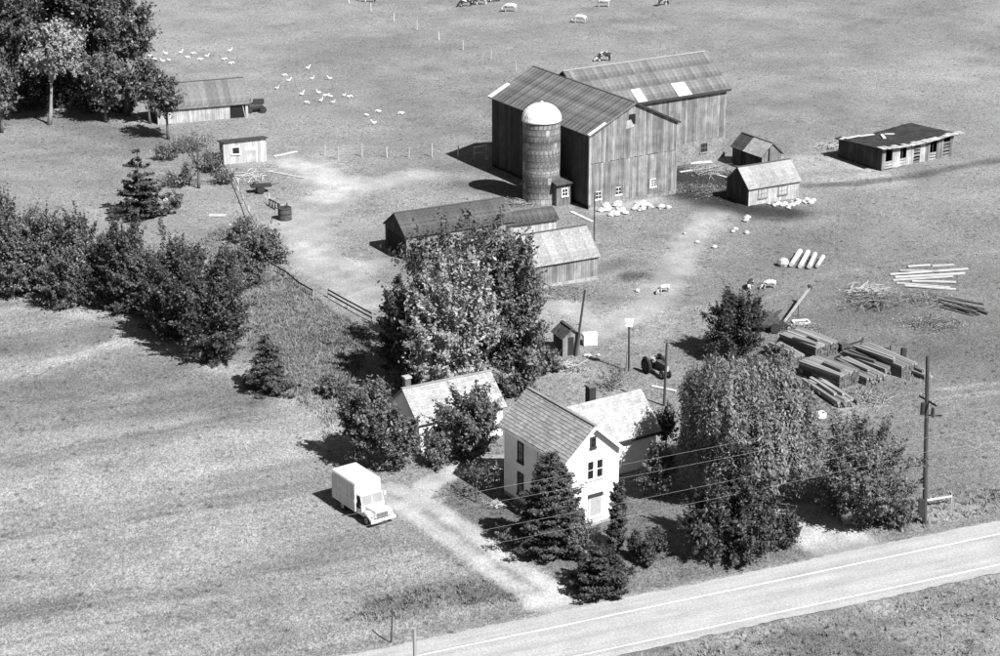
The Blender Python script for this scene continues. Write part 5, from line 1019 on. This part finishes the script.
def goose_mesh(up):
    V_ = [(0, 0, .33), (.2, 0, .36), (-.22, 0, .33), (-.42, 0, .38), (.33, 0, .5)] + ([(.36, 0, .75), (.48, 0, .78), (.6, 0, .75)] if up else [(.5, 0, .45), (.62, 0, .25), (.7, 0, .16)])
    E_ = [(0, 1), (0, 2), (2, 3), (1, 4), (4, 5), (5, 6), (6, 7)]; Rr = [.19, .16, .15, .05, .075, .06, .07, .025]
    for s_ in (-1, 1): i = len(V_); V_ += [(.0, s_ * .09, .15), (.03, s_ * .09, .02)]; E_ += [(0, i), (i, i + 1)]; Rr += [.035, .03]
    return skin_mesh('goose', V_, E_, Rr, 'goose', 1)
GM = [goose_mesh(True), goose_mesh(False)]
ORD = ['first', 'second', 'third', 'fourth', 'fifth', 'sixth', 'seventh', 'eighth', 'ninth', 'tenth', 'eleventh', 'twelfth', 'thirteenth', 'fourteenth', 'fifteenth', 'sixteenth']
for grp, where, pts in (('a', 'in flock above ribbed roof shed', [(150, 57), (155, 61), (163, 63), (166, 55), (169, 62), (181, 54), (187, 59), (193, 55), (201, 61), (207, 58), (224, 61), (230, 52), (231, 65)]),
                        ('b', 'in flock right of ribbed roof shed', [(277, 90), (284, 77), (289, 82), (302, 95), (306, 104), (308, 70), (312, 80), (319, 94), (321, 102), (325, 97), (330, 80), (331, 98), (333, 104), (344, 97), (349, 98)]),
                        ('c', 'of four stragglers left of barn', [(367, 117), (374, 125), (379, 113), (402, 115)])):
    for i, (px, py) in enumerate(pts):
        x, y = at(px, py); o = link('goose', GM[R.random() < .4]); o.location = (x, y, gzf(x, y)); o.rotation_euler = (0, 0, R.choice((0, 3.1)) + R.uniform(-.8, .8)); o.scale = (.8,) * 3
        tag(o, f'white goose, {ORD[i]} from the left {where}', 'goose', 'white geese on the pasture')

# ------------------------------------------------------------------ grass, stubble and weeds
def tufts(name, label, n, m, hmin, hmax, keepf, seed, blades=4, wid=.03, region=None):
    r = np.random.default_rng(seed); vv = r.random(n) ** 1.0; px = r.uniform(-30, 1030, n); py = -6 + 690 * vv
    if region: px = r.uniform(region[0], region[1], n); py = r.uniform(region[2], region[3], n)
    u = (px - 500) / FOC; v = (py - 328) / FOC; t = -CAMH / (-ST - v * CT); X, Y = t * u, t * (CT - v * ST)
    k_ = keepf(X, Y, r); X, Y = X[k_], Y[k_]; n = len(X); Z = gz(X, Y); B = blades; a = r.random((n, B)) * 2 * np.pi; h = r.uniform(hmin, hmax, (n, 1)) * r.uniform(.6, 1.1, (n, B)); sp = h * r.uniform(.2, .7, (n, B)); o = r.normal(size=(n, B, 2)) * hmax * .35
    bx_, by_ = X[:, None] + o[..., 0], Y[:, None] + o[..., 1]; w_ = h * .13 + wid; zb = Z[:, None] - .02 + 0 * a
    p0 = np.stack([bx_ - np.sin(a) * w_, by_ + np.cos(a) * w_, zb], -1); p1 = np.stack([bx_ + np.sin(a) * w_, by_ - np.cos(a) * w_, zb], -1); p2 = np.stack([bx_ + np.cos(a) * sp, by_ + np.sin(a) * sp, zb + h], -1)
    vts = np.stack([p0, p1, p2], 2).reshape(-1, 3); val = np.repeat(ground_state(X, Y)[0] * r.uniform(.7, 1.3, n), B * 3)
    o_ = link(name, npmesh(name, vts, np.arange(len(vts)).reshape(-1, 3), m, {'v': np.clip(val, .02, .6)})); tag(o_, label, 'grass', kind='stuff')
def labs(X, Y): return ground_state(X, Y)[2]
offroad = lambda X, Y: ((-X * RD[1] + Y * RD[0]) > n_sh_up + .3) | ((-X * RD[1] + Y * RD[0]) < n_sh_lo - .3)
tufts('pasture_grass', 'short grazed grass tufts over the pasture and lawn', 52000, 'grass_blade', .05, .16, lambda X, Y, r: np.isin(labs(X, Y), (0, 2)) & offroad(X, Y) & (vnoise(X, Y, 2.5, 61) > .38), 1, 3)
tufts('hay_stubble', 'pale cut hay and stubble in the mown field', 60000, 'hay_blade', .05, .14, lambda X, Y, r: (labs(X, Y) == 1) & offroad(X, Y), 2, 3, region=(-30, 540, 285, 670))
WEED = wp([(225, 225), (285, 270), (330, 310), (375, 335), (345, 400), (330, 430), (295, 395), (250, 350), (240, 300), (200, 240)])
tufts('weeds', 'tall rank weeds along the hedgerow, lane and road verge', 26000, 'weed_blade', .15, .42, lambda X, Y, r: offroad(X, Y) & ((inpoly(X, Y, WEED)) | ((dist_poly(X, Y, wp([(380, 612), (450, 596), (520, 590), (545, 600)])) < 1.6)) | (dist_poly(X, Y, wp([(870, 524), (940, 508), (1000, 496)])) < 1.8) | (dist_poly(X, Y, wp([(0, 296), (70, 308), (140, 318), (215, 358)])) < 1.5) | (dist_poly(X, Y, wp([(840, 395), (870, 388), (920, 380)])) < 1.0) | (((-X * RD[1] + Y * RD[0]) < n_sh_lo - .6) & (r.random(len(X)) < .25))) & (np.isin(labs(X, Y), (0, 1))), 3, 5, region=(-30, 1030, 200, 680))
tufts('rough_grass', 'rank uncut grass on the slope between hedgerow and lane', 24000, 'weed_blade', .1, .34, lambda X, Y, r: inpoly(X, Y, WEED) & np.isin(labs(X, Y), (0, 1)), 4, 5, region=(190, 390, 215, 440))
